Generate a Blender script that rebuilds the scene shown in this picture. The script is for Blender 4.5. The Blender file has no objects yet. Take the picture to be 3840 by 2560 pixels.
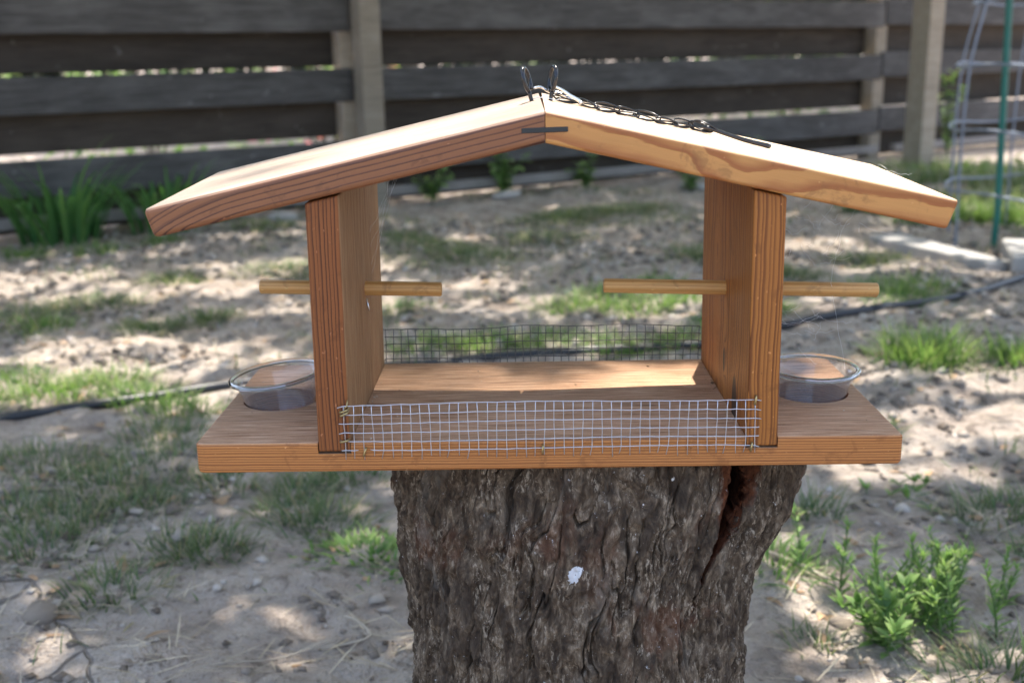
import bpy, bmesh, math, random
import numpy as np
from mathutils import Vector, Matrix, Quaternion
random.seed(7); RNG = np.random.default_rng(11)
R = math.radians
sc = bpy.context.scene
col = sc.collection

# ------------------------------------------------------------------ camera, sky, sun, exposure
SUN = Vector((0.085, 0.31, 1.0)).normalized()          # direction towards the sun (behind the feeder, a little right)
def setup():
    cd = bpy.data.cameras.new('camera'); co = bpy.data.objects.new('camera', cd); col.objects.link(co)
    cd.sensor_width = 36; cd.lens = 38.44; cd.clip_start = 0.02; cd.clip_end = 2000
    yaw, pit, rol = -0.0122, 0.2595, -0.0182
    fw = Vector((math.sin(yaw)*math.cos(pit), math.cos(yaw)*math.cos(pit), -math.sin(pit)))
    rt = Vector((math.cos(yaw), -math.sin(yaw), 0)); up = rt.cross(fw)
    r2 = rt*math.cos(rol) + up*math.sin(rol); u2 = -rt*math.sin(rol) + up*math.cos(rol)
    m = Matrix((r2, u2, -fw)).transposed().to_4x4()
    m.translation = Vector((-0.0143, -0.683, 0.649))
    co.matrix_world = m
    cd.dof.use_dof = True; cd.dof.focus_distance = 0.775; cd.dof.aperture_fstop = 7.6
    sc.camera = co
    w = bpy.data.worlds.new('World'); sc.world = w; w.use_nodes = True
    nt = w.node_tree; nt.nodes.clear()
    o = nt.nodes.new('ShaderNodeOutputWorld'); b = nt.nodes.new('ShaderNodeBackground'); s = nt.nodes.new('ShaderNodeTexSky')
    s.sky_type = 'NISHITA'; s.sun_disc = False
    s.sun_elevation = math.asin(SUN.z); s.sun_rotation = math.atan2(SUN.x, SUN.y)
    s.air_density = 1.0; s.dust_density = 4.5; s.ozone_density = 1.0
    b.inputs['Strength'].default_value = 0.15
    nt.links.new(s.outputs[0], b.inputs[0]); nt.links.new(b.outputs[0], o.inputs[0])
    ld = bpy.data.lights.new('sun', 'SUN'); lo = bpy.data.objects.new('sun', ld); col.objects.link(lo)
    ld.energy = 2.75; ld.angle = R(0.53); ld.color = (1.0, 0.93, 0.84)
    lo.rotation_euler = SUN.to_track_quat('Z', 'Y').to_euler(); lo.location = (1, 3, 8)
    v = sc.view_settings; v.view_transform = 'Standard'; v.look = 'None'; v.gamma = 1; v.use_curve_mapping = False
    v.exposure = 2.03
    sc.render.engine = 'CYCLES'; sc.cycles.max_bounces = 6; sc.cycles.diffuse_bounces = 3; sc.cycles.transparent_max_bounces = 16
    sc.cycles.use_denoising = True; sc.cycles.caustics_reflective = False; sc.cycles.caustics_refractive = False
setup()

# ------------------------------------------------------------------ helpers: objects and meshes
def link(o, parent=None):
    col.objects.link(o)
    if parent is not None: o.parent = parent
    return o
def thing(name, label, cat, loc=(0,0,0), group=None):
    o = bpy.data.objects.new(name, None); o.empty_display_size = .05; link(o); o.location = loc
    return tag(o, label, cat, group)
def tag(o, label, cat, group=None):
    o['label'] = label; o['category'] = cat
    if group: o['group'] = group
    return o
def mesh_np(name, V, F, mat, parent=None, smooth=True, attr=None):
    """V (n,3); F (m,3|4) int arrays -> one mesh object"""
    V = np.asarray(V, dtype=np.float32); F = np.asarray(F, dtype=np.int32)
    me = bpy.data.meshes.new(name); k = F.shape[1]
    me.vertices.add(len(V)); me.vertices.foreach_set('co', V.ravel())
    me.loops.add(F.size); me.loops.foreach_set('vertex_index', F.ravel())
    me.polygons.add(len(F)); me.polygons.foreach_set('loop_start', np.arange(0, F.size, k, dtype=np.int32))
    me.polygons.foreach_set('loop_total', np.full(len(F), k, dtype=np.int32))
    me.update(calc_edges=True); me.validate()
    if smooth: me.polygons.foreach_set('use_smooth', np.ones(len(F), dtype=bool))
    if attr:
        for an, av in attr.items():
            a = me.attributes.new(an, 'FLOAT', 'POINT'); a.data.foreach_set('value', np.asarray(av, dtype=np.float32))
    if mat: me.materials.append(mat)
    return link(bpy.data.objects.new(name, me), parent)
def obj_bm(name, bm, mat, parent=None, smooth=False):
    me = bpy.data.meshes.new(name); bmesh.ops.recalc_face_normals(bm, faces=bm.faces); bm.to_mesh(me); bm.free()
    if mat: me.materials.append(mat)
    if smooth: me.polygons.foreach_set('use_smooth', np.ones(len(me.polygons), dtype=bool))
    return link(bpy.data.objects.new(name, me), parent)
def bevel(o, w, seg=2, ang=40):
    m = o.modifiers.new('bevel', 'BEVEL'); m.width = w; m.segments = seg; m.limit_method = 'ANGLE'; m.angle_limit = R(ang)
    return o
def box_bm(x0, x1, y0, y1, z0, z1, bm=None):
    bm = bm or bmesh.new()
    v = [bm.verts.new(p) for p in ((x0,y0,z0),(x1,y0,z0),(x1,y1,z0),(x0,y1,z0),(x0,y0,z1),(x1,y0,z1),(x1,y1,z1),(x0,y1,z1))]
    for f in ((0,3,2,1),(4,5,6,7),(0,1,5,4),(1,2,6,5),(2,3,7,6),(3,0,4,7)): bm.faces.new([v[i] for i in f])
    return bm
def hexa(P, bm=None):
    bm = bm or bmesh.new(); v = [bm.verts.new(p) for p in P]
    for f in ((0,3,2,1),(4,5,6,7),(0,1,5,4),(1,2,6,5),(2,3,7,6),(3,0,4,7)): bm.faces.new([v[i] for i in f])
    return bm
def tube_vf(P, r, n=8, closed=False, cap=True):
    """tube along points P; r scalar or list. returns verts, quads"""
    P = [Vector(p) for p in P]; N = len(P); rr = [r]*N if np.isscalar(r) else r
    V = []; F = []; ref = None
    for i, p in enumerate(P):
        if closed: t = (P[(i+1) % N]-P[i-1])
        else: t = P[min(i+1, N-1)]-P[max(i-1, 0)]
        t.normalize()
        if ref is None:
            ref = Vector((0,0,1)) if abs(t.z) < .9 else Vector((1,0,0))
        a = (ref - t*ref.dot(t))
        if a.length < 1e-6: a = t.orthogonal()
        a.normalize(); ref = a; b = t.cross(a)
        for k in range(n):
            an = 2*math.pi*k/n; V.append(p + (a*math.cos(an)+b*math.sin(an))*rr[i])
    M = N if closed else N-1
    for i in range(M):
        j = (i+1) % N
        for k in range(n): F.append((i*n+k, i*n+(k+1) % n, j*n+(k+1) % n, j*n+k))
    if cap and not closed:
        for e, i in ((0, 0), (1, N-1)):
            c = len(V); V.append(P[i].copy())
            for k in range(n):
                q = (i*n+k, i*n+(k+1) % n, c)
                F.append(q[::-1] + (q[0],) if False else ((q[1], q[0], c, c) if e == 0 else (q[0], q[1], c, c)))
    return V, F
def tube(name, P, r, mat, parent=None, n=8, closed=False, smooth=True):
    V, F = tube_vf(P, r, n, closed)
    me = bpy.data.meshes.new(name); me.from_pydata([tuple(v) for v in V], [], [tuple(dict.fromkeys(f)) for f in F]); me.update()
    if smooth: me.polygons.foreach_set('use_smooth', np.ones(len(me.polygons), dtype=bool))
    if mat: me.materials.append(mat)
    return link(bpy.data.objects.new(name, me), parent)
def spline(P, k=6):
    """Catmull-Rom resample"""
    P = [Vector(p) for p in P]; out = []
    for i in range(len(P)-1):
        p0, p1, p2, p3 = P[max(i-1,0)], P[i], P[i+1], P[min(i+2,len(P)-1)]
        for j in range(k):
            t = j/k; out.append(.5*((2*p1)+(p2-p0)*t+(2*p0-5*p1+4*p2-p3)*t*t+(3*p1-p0-3*p2+p3)*t**3))
    out.append(P[-1]); return out
def lathe(name, prof, mat, parent=None, n=48, smooth=True):
    V = []; F = []
    for (r, z) in prof:
        for k in range(n): V.append((r*math.cos(2*math.pi*k/n), r*math.sin(2*math.pi*k/n), z))
    for i in range(len(prof)-1):
        for k in range(n): F.append((i*n+k, i*n+(k+1)%n, (i+1)*n+(k+1)%n, (i+1)*n+k))
    return mesh_np(name, V, F, mat, parent, smooth)

# numpy value noise -------------------------------------------------
def _h(i, j, k, s):
    n = (i.astype(np.int64)*374761393 + j.astype(np.int64)*668265263 + k.astype(np.int64)*2147483647 + s*1274126177) & 0xffffffff
    n = ((n ^ (n >> 13))*1274126177) & 0xffffffff
    n = ((n ^ (n >> 16))*2246822519) & 0xffffffff
    return ((n ^ (n >> 15)) & 0xffffff)/float(0xffffff)
def vnoise(x, y, z=0.0, s=0):
    x, y, z = np.broadcast_arrays(np.asarray(x, float), np.asarray(y, float), np.asarray(z, float))
    i, j, k = np.floor(x), np.floor(y), np.floor(z); u, v, w = x-i, y-j, z-k
    u = u*u*(3-2*u); v = v*v*(3-2*v); w = w*w*(3-2*w)
    L = lambda a, b, t: a+(b-a)*t
    c = lambda a, b, d: _h(i+a, j+b, k+d, s)
    return L(L(L(c(0,0,0), c(1,0,0), u), L(c(0,1,0), c(1,1,0), u), v), L(L(c(0,0,1), c(1,0,1), u), L(c(0,1,1), c(1,1,1), u), v), w)
def fbm(x, y, z=0.0, o=4, s=0):
    t = 0; a = .5; f = 1
    for q in range(o):
        t = t + a*vnoise(np.asarray(x)*f, np.asarray(y)*f, np.asarray(z)*f, s+q*17); a *= .5; f *= 2.03
    return t/(1-.5**o)

# ------------------------------------------------------------------ helpers: materials
class NT:
    def __init__(s, name):
        s.m = bpy.data.materials.new(name); s.m.use_nodes = True; s.t = s.m.node_tree; s.t.nodes.clear()
        s.out = s.t.nodes.new('ShaderNodeOutputMaterial')
    def n(s, ty, **kw):
        nd = s.t.nodes.new('ShaderNode'+ty)
        for k, v in kw.items(): setattr(nd, k, v)
        return nd
    def l(s, a, b): s.t.links.new(a, b)
    def put(s, sock, v):
        if hasattr(v, 'is_output'): s.l(v, sock)
        else:
            if sock.type == 'RGBA' and len(v) == 3: v = (*v, 1)
            sock.default_value = v
    def math(s, op, a, b=0.0, c=0.0, clamp=False):
        nd = s.n('Math', operation=op); nd.use_clamp = clamp
        for i, v in enumerate((a, b, c)): s.put(nd.inputs[i], v)
        return nd.outputs[0]
    def mix(s, f, a, b, mode='MIX'):
        nd = s.n('Mix', data_type='RGBA', blend_type=mode)
        s.put(nd.inputs[0], f); s.put(nd.inputs[6], a); s.put(nd.inputs[7], b); return nd.outputs[2]
    def obj(s): return s.n('TexCoord').outputs['Object']
    def xyz(s, v):
        nd = s.n('SeparateXYZ'); s.l(v, nd.inputs[0]); return nd.outputs
    def comb(s, x, y, z):
        nd = s.n('CombineXYZ')
        for i, v in enumerate((x, y, z)): s.put(nd.inputs[i], v)
        return nd.outputs[0]
    def scale(s, v, sx, sy, sz):
        nd = s.n('Mapping'); s.l(v, nd.inputs[0]); nd.inputs['Scale'].default_value = (sx, sy, sz); return nd.outputs[0]
    def noise(s, v, sc=1.0, det=3.0, rough=.55, dist=0.0, out='Fac'):
        nd = s.n('TexNoise'); s.l(v, nd.inputs['Vector']); nd.inputs['Scale'].default_value = sc
        nd.inputs['Detail'].default_value = det; nd.inputs['Roughness'].default_value = rough; nd.inputs['Distortion'].default_value = dist
        return nd.outputs[out]
    def vor(s, v, sc=1.0, feat='F1', out='Distance', rnd=1.0):
        nd = s.n('TexVoronoi', feature=feat); s.l(v, nd.inputs['Vector']); nd.inputs['Scale'].default_value = sc
        nd.inputs['Randomness'].default_value = rnd; return nd.outputs[out]
    def ramp(s, f, stops, interp='LINEAR'):
        nd = s.n('ValToRGB'); cr = nd.color_ramp; cr.interpolation = interp
        while len(cr.elements) < len(stops): cr.elements.new(.5)
        for e, (p, c) in zip(cr.elements, stops):
            e.position = p; e.color = (*c, 1) if len(c) == 3 else c
        s.put(nd.inputs[0], f); return nd.outputs[0]
    def ss(s, v, a, b):
        nd = s.n('MapRange', interpolation_type='SMOOTHSTEP'); s.put(nd.inputs[0], v)
        nd.inputs[1].default_value = a; nd.inputs[2].default_value = b; return nd.outputs[0]
    def attr(s, name):
        nd = s.n('Attribute'); nd.attribute_name = name; return nd.outputs['Fac']
    def bump(s, h, dist, st=1.0, normal=None):
        nd = s.n('Bump'); s.put(nd.inputs['Height'], h); nd.inputs['Distance'].default_value = dist; nd.inputs['Strength'].default_value = st
        if normal: s.l(normal, nd.inputs['Normal'])
        return nd.outputs[0]
    def bsdf(s, color, rough=.6, normal=None, **kw):
        b = s.n('BsdfPrincipled'); s.put(b.inputs['Base Color'], color); s.put(b.inputs['Roughness'], rough)
        if normal: s.l(normal, b.inputs['Normal'])
        for k, v in kw.items(): s.put(b.inputs[k.replace('_', ' ')], v)
        s.l(b.outputs[0], s.out.inputs[0]); return b

def simple(name, color, rough=.5, metallic=0.0, var=.15, sc=60):
    t = NT(name); n = t.noise(t.obj(), sc, 4)
    c = t.mix(n, tuple(x*(1-var) for x in color), tuple(min(1, x*(1+var)) for x in color))
    t.bsdf(c, t.math('ADD', rough-.08, t.math('MULTIPLY', n, .16)), t.bump(n, .0004, .3), Metallic=metallic); return t.m

def wood(name, L, A, B, spacing, a0, b0, early, late, dist=(3, .006, .03), width=(.55, .82), soft=.97, curl=None, tilt=0.0,
         weather=None, fiber=.25, knots=(), rough=.55, tintvar=.25, gcurve=None, wobble=2.6, gloss=.35, wface=(2, 1)):
    """solid growth-ring wood. L/A/B: index of the axis along the grain, across layers, tangential (object space, mm)"""
    t = NT(name); mm = t.scale(t.obj(), 1000, 1000, 1000); c = t.xyz(mm)
    lc, ac, bc = c[L], c[A], c[B]
    sv = [1, 1, 1]; sv[L] = dist[1]; sv[A] = dist[2]; sv[B] = dist[2]
    nz = t.math('SUBTRACT', t.noise(t.scale(mm, *sv), 1, 2.5), .5)
    a2 = t.math('ADD', ac, t.math('MULTIPLY', nz, dist[0]*2))
    sf = [1, 1, 1]; sf[L] = .05; sf[A] = .3; sf[B] = .3
    a2 = t.math('ADD', a2, t.math('MULTIPLY', t.math('SUBTRACT', t.noise(t.scale(mm, *sf), 1, 2), .5), spacing*.35))
    if gcurve:   # the layers rise and fall along the plank: (position, height) in mm
        gl_ = t.ramp(t.math('DIVIDE', lc, 260.0), [(p/260.0, (h/40,)*3) for p, h in gcurve], 'EASE')
        a2 = t.math('ADD', a2, t.math('MULTIPLY', gl_, 40.0))
    if tilt: a2 = t.math('ADD', a2, t.math('MULTIPLY', lc, tilt))
    if curl:   # (end position along L, reach, amount)
        d = t.math('DIVIDE', t.math('ABSOLUTE', t.math('SUBTRACT', lc, curl[0])), curl[1])
        e = t.math('POWER', t.math('SUBTRACT', 1.0, d, clamp=True), 2.0)
        a2 = t.math('ADD', a2, t.math('MULTIPLY', e, curl[2]))
    r = t.math('SQRT', t.math('ADD', t.math('POWER', t.math('SUBTRACT', a2, a0), 2.0), t.math('POWER', t.math('SUBTRACT', bc, b0), 2.0)))
    kn = None
    for (kl, ka, kb, rad, ax) in knots:   # an ellipsoid knot: rings bend round it
        dl = t.math('DIVIDE', t.math('SUBTRACT', lc, kl), rad*2.4)
        db = t.math('DIVIDE', t.math('SUBTRACT', bc, kb), rad)
        q = t.math('SQRT', t.math('ADD', t.math('POWER', dl, 2.0), t.math('POWER', db, 2.0)))
        r = t.math('ADD', r, t.math('MULTIPLY', t.math('EXPONENT', t.math('MULTIPLY', q, -0.8)), spacing*4))
        k1 = t.ss(q, 1.05, .75); kn = k1 if kn is None else t.math('MAXIMUM', kn, k1)
    rs = t.math('DIVIDE', r, spacing)
    wob = t.noise(t.comb(t.math('MULTIPLY', rs, .45), 0.0, 0.0), 1, 2)
    ph = t.math('ADD', rs, t.math('MULTIPLY', wob, wobble))
    f = t.math('FRACT', ph)
    idx = t.noise(t.comb(t.math('FLOOR', ph), 3.7, 0.0), 1.7, 0)
    ring = t.ramp(f, [(0, (0,0,0)), (width[0], (.12,.12,.12)), (width[1], (1,1,1)), (soft, (.9,.9,.9)), (1, (0,0,0))])
    ring = t.math('MULTIPLY', ring, t.math('ADD', .62, t.math('MULTIPLY', idx, .75)), clamp=True)
    base = t.mix(ring, early, late)
    sl = [1.6, 1.6, 1.6]; sl[L] = .035
    fib = t.noise(t.scale(mm, *sl), 1, 4, .65)
    base = t.mix(t.math('MULTIPLY', t.math('SUBTRACT', 1.0, fib), fiber*1.6, clamp=True), base, tuple(x*.45 for x in early))
    ml = [.03, .03, .03]; ml[L] = .008
    mot = t.noise(t.scale(mm, *ml), 1, 3, .6)
    base = t.mix(t.math('MULTIPLY', t.ss(mot, .35, .7), tintvar), base, tuple(x*y for x, y in zip(early, (.62, .55, .5))))
    sm_ = t.noise(mm, .055, 4, .7, .8); base = t.mix(t.math('MULTIPLY', t.ss(sm_, .56, .68), .42), base, tuple(x*y for x, y in zip(early, (.34, .30, .30))))
    sv2 = [.5, .5, .5]; sv2[L] = .25; spk = t.noise(t.scale(mm, *sv2), 1, 2, .5); base = t.mix(t.math('MULTIPLY', t.ss(spk, .70, .76), .6), base, tuple(min(.8, x*1.5+.06) for x in early))
    base = t.mix(t.math('MULTIPLY', t.ss(spk, .27, .22), .6), base, tuple(x*.2 for x in early))
    if kn is not None: base = t.mix(kn, base, (.035, .02, .014))
    bh = t.math('ADD', t.math('MULTIPLY', fib, .7), t.math('MULTIPLY', ring, .3))
    rg = t.math('ADD', rough-.1, t.math('MULTIPLY', mot, .2))
    if weather:   # silvered, furry grain on the faces the weather reaches
        g = t.n('TexCoord').outputs['Normal']; nz_ = t.math('MULTIPLY', t.xyz(g)[wface[0]], float(wface[1]))
        up = t.ss(nz_, .6, .9)
        s2 = [.62, .62, .62]; s2[L] = .022
        st = t.noise(t.scale(mm, *s2), 1, 5, .72)
        s3 = [.35, .35, .35]; s3[L] = .012
        st3 = t.noise(t.scale(mm, *s3), 1, 3, .6)
        wc = t.ramp(st, [(.34, weather[0]), (.50, weather[1]), (.64, weather[2])])
        wc = t.mix(t.math('MULTIPLY', t.ss(st3, .40, .7), .35), wc, weather[1])
        sp = t.noise(mm, .9, 2, .6); wc = t.mix(t.math('MULTIPLY', t.ss(sp, .62, .75), .5), wc, weather[3])
        base = t.mix(t.math('MULTIPLY', up, .9), base, wc)
        bh = t.math('ADD', bh, t.math('MULTIPLY', t.math('MULTIPLY', up, st), 2.2))
        rg = t.math('ADD', rg, t.math('MULTIPLY', up, .12))
    t.bsdf(base, rg, t.bump(bh, .0004, .55), Specular_IOR_Level=gloss)
    return t.m

M = {}
M['base'] = wood('cedar_base', 0, 2, 1, 1.85, 420, 95, (.56,.232,.066), (.145,.040,.012), dist=(1.6,.004,.02), width=(.50,.80), soft=.95, tilt=.006, wobble=1.4,
    weather=((.10,.048,.026), (.47,.275,.158), (.68,.48,.33), (.70,.58,.46)), fiber=.25, rough=.6)
M['panel_l'] = wood('cedar_panel', 2, 0, 1, 2.35, -320, 60, (.285,.095,.024), (.048,.012,.005), dist=(2.2,.010,.02), width=(.55,.84), fiber=.30, rough=.55, wobble=2.0,
    weather=((.15,.075,.03), (.30,.165,.072), (.42,.26,.13), (.46,.33,.20)), wface=(0, 1))
M['panel_r'] = wood('cedar_panel_gold', 2, 0, 1, 2.1, 290, 120, (.44,.165,.032), (.125,.031,.007), dist=(3.2,.011,.018), width=(.4,.85), fiber=.4, rough=.5,
    knots=((9, 131, 46, 9, 0), (28, 131, 88, 4, 0)))
M['roof_l'] = wood('redwood_roof', 0, 2, 1, 3.5, 160, 90, (.27,.108,.042), (.045,.012,.010), dist=(1.5,.006,.02), width=(.62,.86), soft=.96, curl=(-255, 62, 11), tilt=-.012,
    weather=((.27,.195,.14), (.44,.34,.26), (.54,.445,.36), (.56,.48,.40)), fiber=.18, rough=.5, tintvar=.18, gloss=.5)
M['roof_r'] = wood('blonde_roof', 0, 2, 1, 14.0, 1005.4, 60, (.58,.28,.08), (.30,.083,.018), dist=(2.2,.02,.03), width=(.42,.84), soft=.95, fiber=.16, wobble=0.0,
    gcurve=((0,2),(60,4.5),(88,7),(106,19),(126,25),(150,18),(190,9),(255,5)), weather=((.58,.40,.26), (.70,.53,.37), (.76,.61,.46), (.73,.60,.46)), rough=.5, tintvar=.22, gloss=.5)
M['dowel'] = wood('dowel', 0, 2, 1, 3.0, 22, 4, (.72,.42,.15), (.52,.25,.07), dist=(.8,.02,.05), fiber=.3, rough=.45, width=(.4,.9))
M['spline'] = simple('spline_strip', (.032,.034,.032), .75)
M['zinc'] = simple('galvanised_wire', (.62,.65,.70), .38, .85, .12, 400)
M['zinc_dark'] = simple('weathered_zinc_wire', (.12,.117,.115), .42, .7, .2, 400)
M['brass'] = simple('brass_staple', (.42,.33,.16), .35, .9)
M['black'] = simple('black_enamel', (.012,.013,.016), .22, 0.0, .2, 200)
M['steel'] = simple('bright_steel', (.72,.74,.76), .25, .95)
M['hose'] = simple('black_poly_hose', (.018,.020,.025), .42, 0, .3, 30)
M['green_paint'] = simple('green_coated_stake', (.015,.15,.12), .4, 0, .2, 60)
M['cage'] = simple('galvanised_cage_wire', (.24,.27,.33), .5, .5, .15, 60)

def plastic():
    t = NT('clear_plastic'); lw = t.n('LayerWeight'); lw.inputs['Blend'].default_value = .5; fz = t.math('ADD', .035, t.math('MULTIPLY', t.math('POWER', lw.outputs['Facing'], 3.0), .8))
    tr = t.n('BsdfTransparent'); tr.inputs[0].default_value = (.88,.885,.90,1)
    gl = t.n('BsdfGlossy'); gl.inputs['Roughness'].default_value = .12; gl.inputs[0].default_value = (1,1,1,1)
    df = t.n('BsdfDiffuse'); df.inputs[0].default_value = (.75,.77,.80,1)
    n = t.noise(t.obj(), 900, 3, .7); sp = t.math('ADD', .06, t.math('MULTIPLY', t.ss(n, .6, .74), .30))
    m1 = t.n('MixShader'); t.l(sp, m1.inputs[0]); t.l(tr.outputs[0], m1.inputs[1]); t.l(df.outputs[0], m1.inputs[2])
    m2 = t.n('MixShader'); t.l(fz, m2.inputs[0]); t.l(m1.outputs[0], m2.inputs[1]); t.l(gl.outputs[0], m2.inputs[2])
    t.l(m2.outputs[0], t.out.inputs[0]); return t.m
M['plastic'] = plastic()
def rimglass():
    t = NT('clear_plastic_rim'); lw = t.n('LayerWeight'); lw.inputs['Blend'].default_value = .5
    fz = t.math('ADD', .10, t.math('MULTIPLY', t.math('POWER', lw.outputs['Facing'], 2.5), .85))
    rf_ = t.n('BsdfRefraction'); rf_.inputs['IOR'].default_value = 1.25; rf_.inputs['Roughness'].default_value = .02; rf_.inputs[0].default_value = (.97,.98,1,1)
    gl = t.n('BsdfGlossy'); gl.inputs['Roughness'].default_value = .06
    m2 = t.n('MixShader'); t.l(fz, m2.inputs[0]); t.l(rf_.outputs[0], m2.inputs[1]); t.l(gl.outputs[0], m2.inputs[2]); t.l(m2.outputs[0], t.out.inputs[0]); return t.m
M['rim'] = rimglass()
def silk():
    t = NT('spider_silk'); t.bsdf((.85,.85,.85), .4); return t.m
M['silk'] = silk()

def blade_mat(name, stops, transl=.35, rough=.5):
    t = NT(name); a = t.attr('rnd'); h = t.attr('hgt')
    c = t.ramp(a, stops); c = t.mix(t.math('MULTIPLY', h, .35), c, tuple(min(1, x*1.7) for x in stops[-1][1]))
    b = t.n('BsdfPrincipled'); t.l(c, b.inputs['Base Color']); b.inputs['Roughness'].default_value = rough; b.inputs['Specular IOR Level'].default_value = .3
    tr = t.n('BsdfTranslucent'); t.l(t.mix(.5, c, t.mix(1.0, c, (1.0,1.25,.5), 'MULTIPLY')), tr.inputs[0])
    m = t.n('MixShader'); m.inputs[0].default_value = transl; t.l(b.outputs[0], m.inputs[1]); t.l(tr.outputs[0], m.inputs[2])
    t.l(m.outputs[0], t.out.inputs[0]); return t.m
M['grass'] = blade_mat('grass_blade', [(0,(.026,.085,.036)), (.6,(.050,.135,.048)), (.88,(.09,.17,.055)), (.95,(.30,.26,.12)), (1,(.40,.33,.19))])
M['lush'] = blade_mat('lush_grass_blade', [(0,(.045,.125,.030)), (.6,(.085,.20,.042)), (.88,(.15,.27,.06)), (1,(.34,.34,.15))], .45)
M['weed'] = blade_mat('weed_leaf', [(0,(.06,.15,.050)), (.5,(.13,.26,.075)), (.85,(.22,.36,.10)), (1,(.34,.40,.15))], .45)
M['strap'] = blade_mat('strap_leaf', [(0,(.035,.12,.040)), (.6,(.075,.18,.055)), (1,(.14,.26,.07))], .4)
M['leafy'] = blade_mat('tree_leaf', [(0,(.06,.11,.035)), (.6,(.10,.17,.05)), (1,(.15,.22,.07))], .55)
M['hedge'] = blade_mat('hedge_leaf', [(0,(.018,.045,.016)), (.7,(.035,.075,.024)), (1,(.07,.13,.04))], .25)
M['pale_leaf'] = blade_mat('pale_leaf', [(0,(.22,.30,.10)), (1,(.45,.5,.25))], .4)
M['straw'] = blade_mat('dry_straw', [(0,(.30,.23,.15)), (.5,(.44,.36,.25)), (1,(.58,.50,.38))], .1, .7)
M['litter'] = blade_mat('leaf_litter', [(0,(.13,.085,.05)), (.5,(.26,.17,.10)), (1,(.46,.30,.18))], .1, .7)
M['flower'] = blade_mat('pink_flower', [(0,(.55,.12,.16)), (1,(.75,.30,.36))], .3)

def ground_mat():
    t = NT('dirt'); o = t.obj()
    n1 = t.noise(o, 1.3, 5, .6); n2 = t.noise(o, 9, 6, .65); n3 = t.noise(o, 55, 5, .7); n4 = t.noise(o, 230, 3, .7)
    c = t.ramp(n2, [(.30,(.22,.178,.148)), (.44,(.385,.322,.272)), (.57,(.49,.42,.358)), (.72,(.57,.50,.43))])
    c = t.mix(t.math('MULTIPLY', t.ss(n1, .42, .66), .4), c, (.52,.45,.385))
    n5 = t.noise(o, 20, 5, .7, .6)
    c = t.mix(t.math('MULTIPLY', t.ss(n5, .54, .66), .6), c, (.13,.10,.078))
    c = t.mix(t.math('MULTIPLY', t.ss(n3, .55, .70), .65), c, (.12,.09,.07))
    c = t.mix(t.math('MULTIPLY', t.ss(n3, .42, .28), .45), c, (.60,.54,.48))
    c = t.mix(t.math('MULTIPLY', t.ss(n4, .56, .68), .45), c, (.17,.13,.10))
    cr = t.vor(t.mix(.06, o, t.noise(o, 7, 3, out='Color')), 5.5, 'DISTANCE_TO_EDGE'); ck = t.math('MULTIPLY', t.ss(cr, .014, .004), t.ss(n1, .52, .62))
    c = t.mix(t.math('MULTIPLY', ck, .6), c, (.10,.08,.065))
    h = t.math('ADD', t.math('ADD', t.math('ADD', n2, n5), t.math('MULTIPLY', n3, .45)), t.math('ADD', t.math('MULTIPLY', n4, .12), t.math('MULTIPLY', ck, -1.0)))
    t.bsdf(c, .9, t.bump(h, .03, 1.0), Specular_IOR_Level=.15); return t.m
M['ground'] = ground_mat()

def bark_mat():
    t = NT('bark'); o = t.obj(); hh = t.attr('hgt')
    st = t.scale(o, 1, 1, .38)
    n1 = t.noise(st, 26, 5, .65, .6); n2 = t.noise(st, 120, 6, .7, .8); n3 = t.noise(st, 420, 4, .7, .5); n4 = t.noise(o, 11, 4, .6, .4)
    n5 = t.noise(st, 48, 5, .6, 1.2)
    c = t.ramp(n2, [(.30,(.022,.014,.009)), (.46,(.075,.052,.034)), (.58,(.155,.115,.078)), (.72,(.42,.34,.245))])
    c = t.mix(t.math('MULTIPLY', t.math('MULTIPLY', t.ss(n3, .50, .66), t.ss(n5, .46, .60)), .7), c, (.52,.44,.34))
    c = t.mix(t.math('MULTIPLY', t.ss(n5, .50, .36), .55), c, (.030,.022,.017))
    c = t.mix(t.math('MULTIPLY', t.ss(n3, .44, .32), .5), c, (.022,.017,.013))
    red = t.math('MULTIPLY', t.ss(n4, .50, .62), t.ss(n1, .45, .58)); c = t.mix(t.math('MULTIPLY', red, .42), c, (.15,.055,.026))
    xz = t.xyz(o)
    lich = t.math('MULTIPLY', t.ss(n1, .56, .68), .4); c = t.mix(lich, c, (.24,.215,.18))
    # raw reddish wood inside the split
    ex = t.attr('split'); wv = t.noise(t.scale(o, 1, 1, .06), 300, 4, .6)
    c = t.mix(ex, c, t.ramp(wv, [(.3,(.05,.017,.008)), (.7,(.22,.078,.034))]))
    c = t.mix(t.math('MULTIPLY', t.attr('core'), .88), c, (.012,.008,.006))      # deep shade inside the split, painted into the colour
    # bird dropping
    dp = t.attr('drop'); c = t.mix(t.ss(t.math('ADD', dp, t.math('MULTIPLY', t.math('SUBTRACT', t.noise(o, 260, 4, .7), .5), 2.6)), .45, .6), c, (.66,.67,.69))
    b1 = t.bump(n2, .0035, .9); b2 = t.bump(n3, .0014, .8, b1)
    t.bsdf(c, .85, b2, Specular_IOR_Level=.25); return t.m
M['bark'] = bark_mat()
def treebark():
    t = NT('tree_bark'); n = t.noise(t.scale(t.obj(), 1, 1, .2), 30, 5, .7)
    t.bsdf(t.ramp(n, [(.3,(.05,.04,.03)), (.7,(.22,.18,.14))]), .9, t.bump(n, .02, .8)); return t.m
M['treebark'] = treebark()
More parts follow.
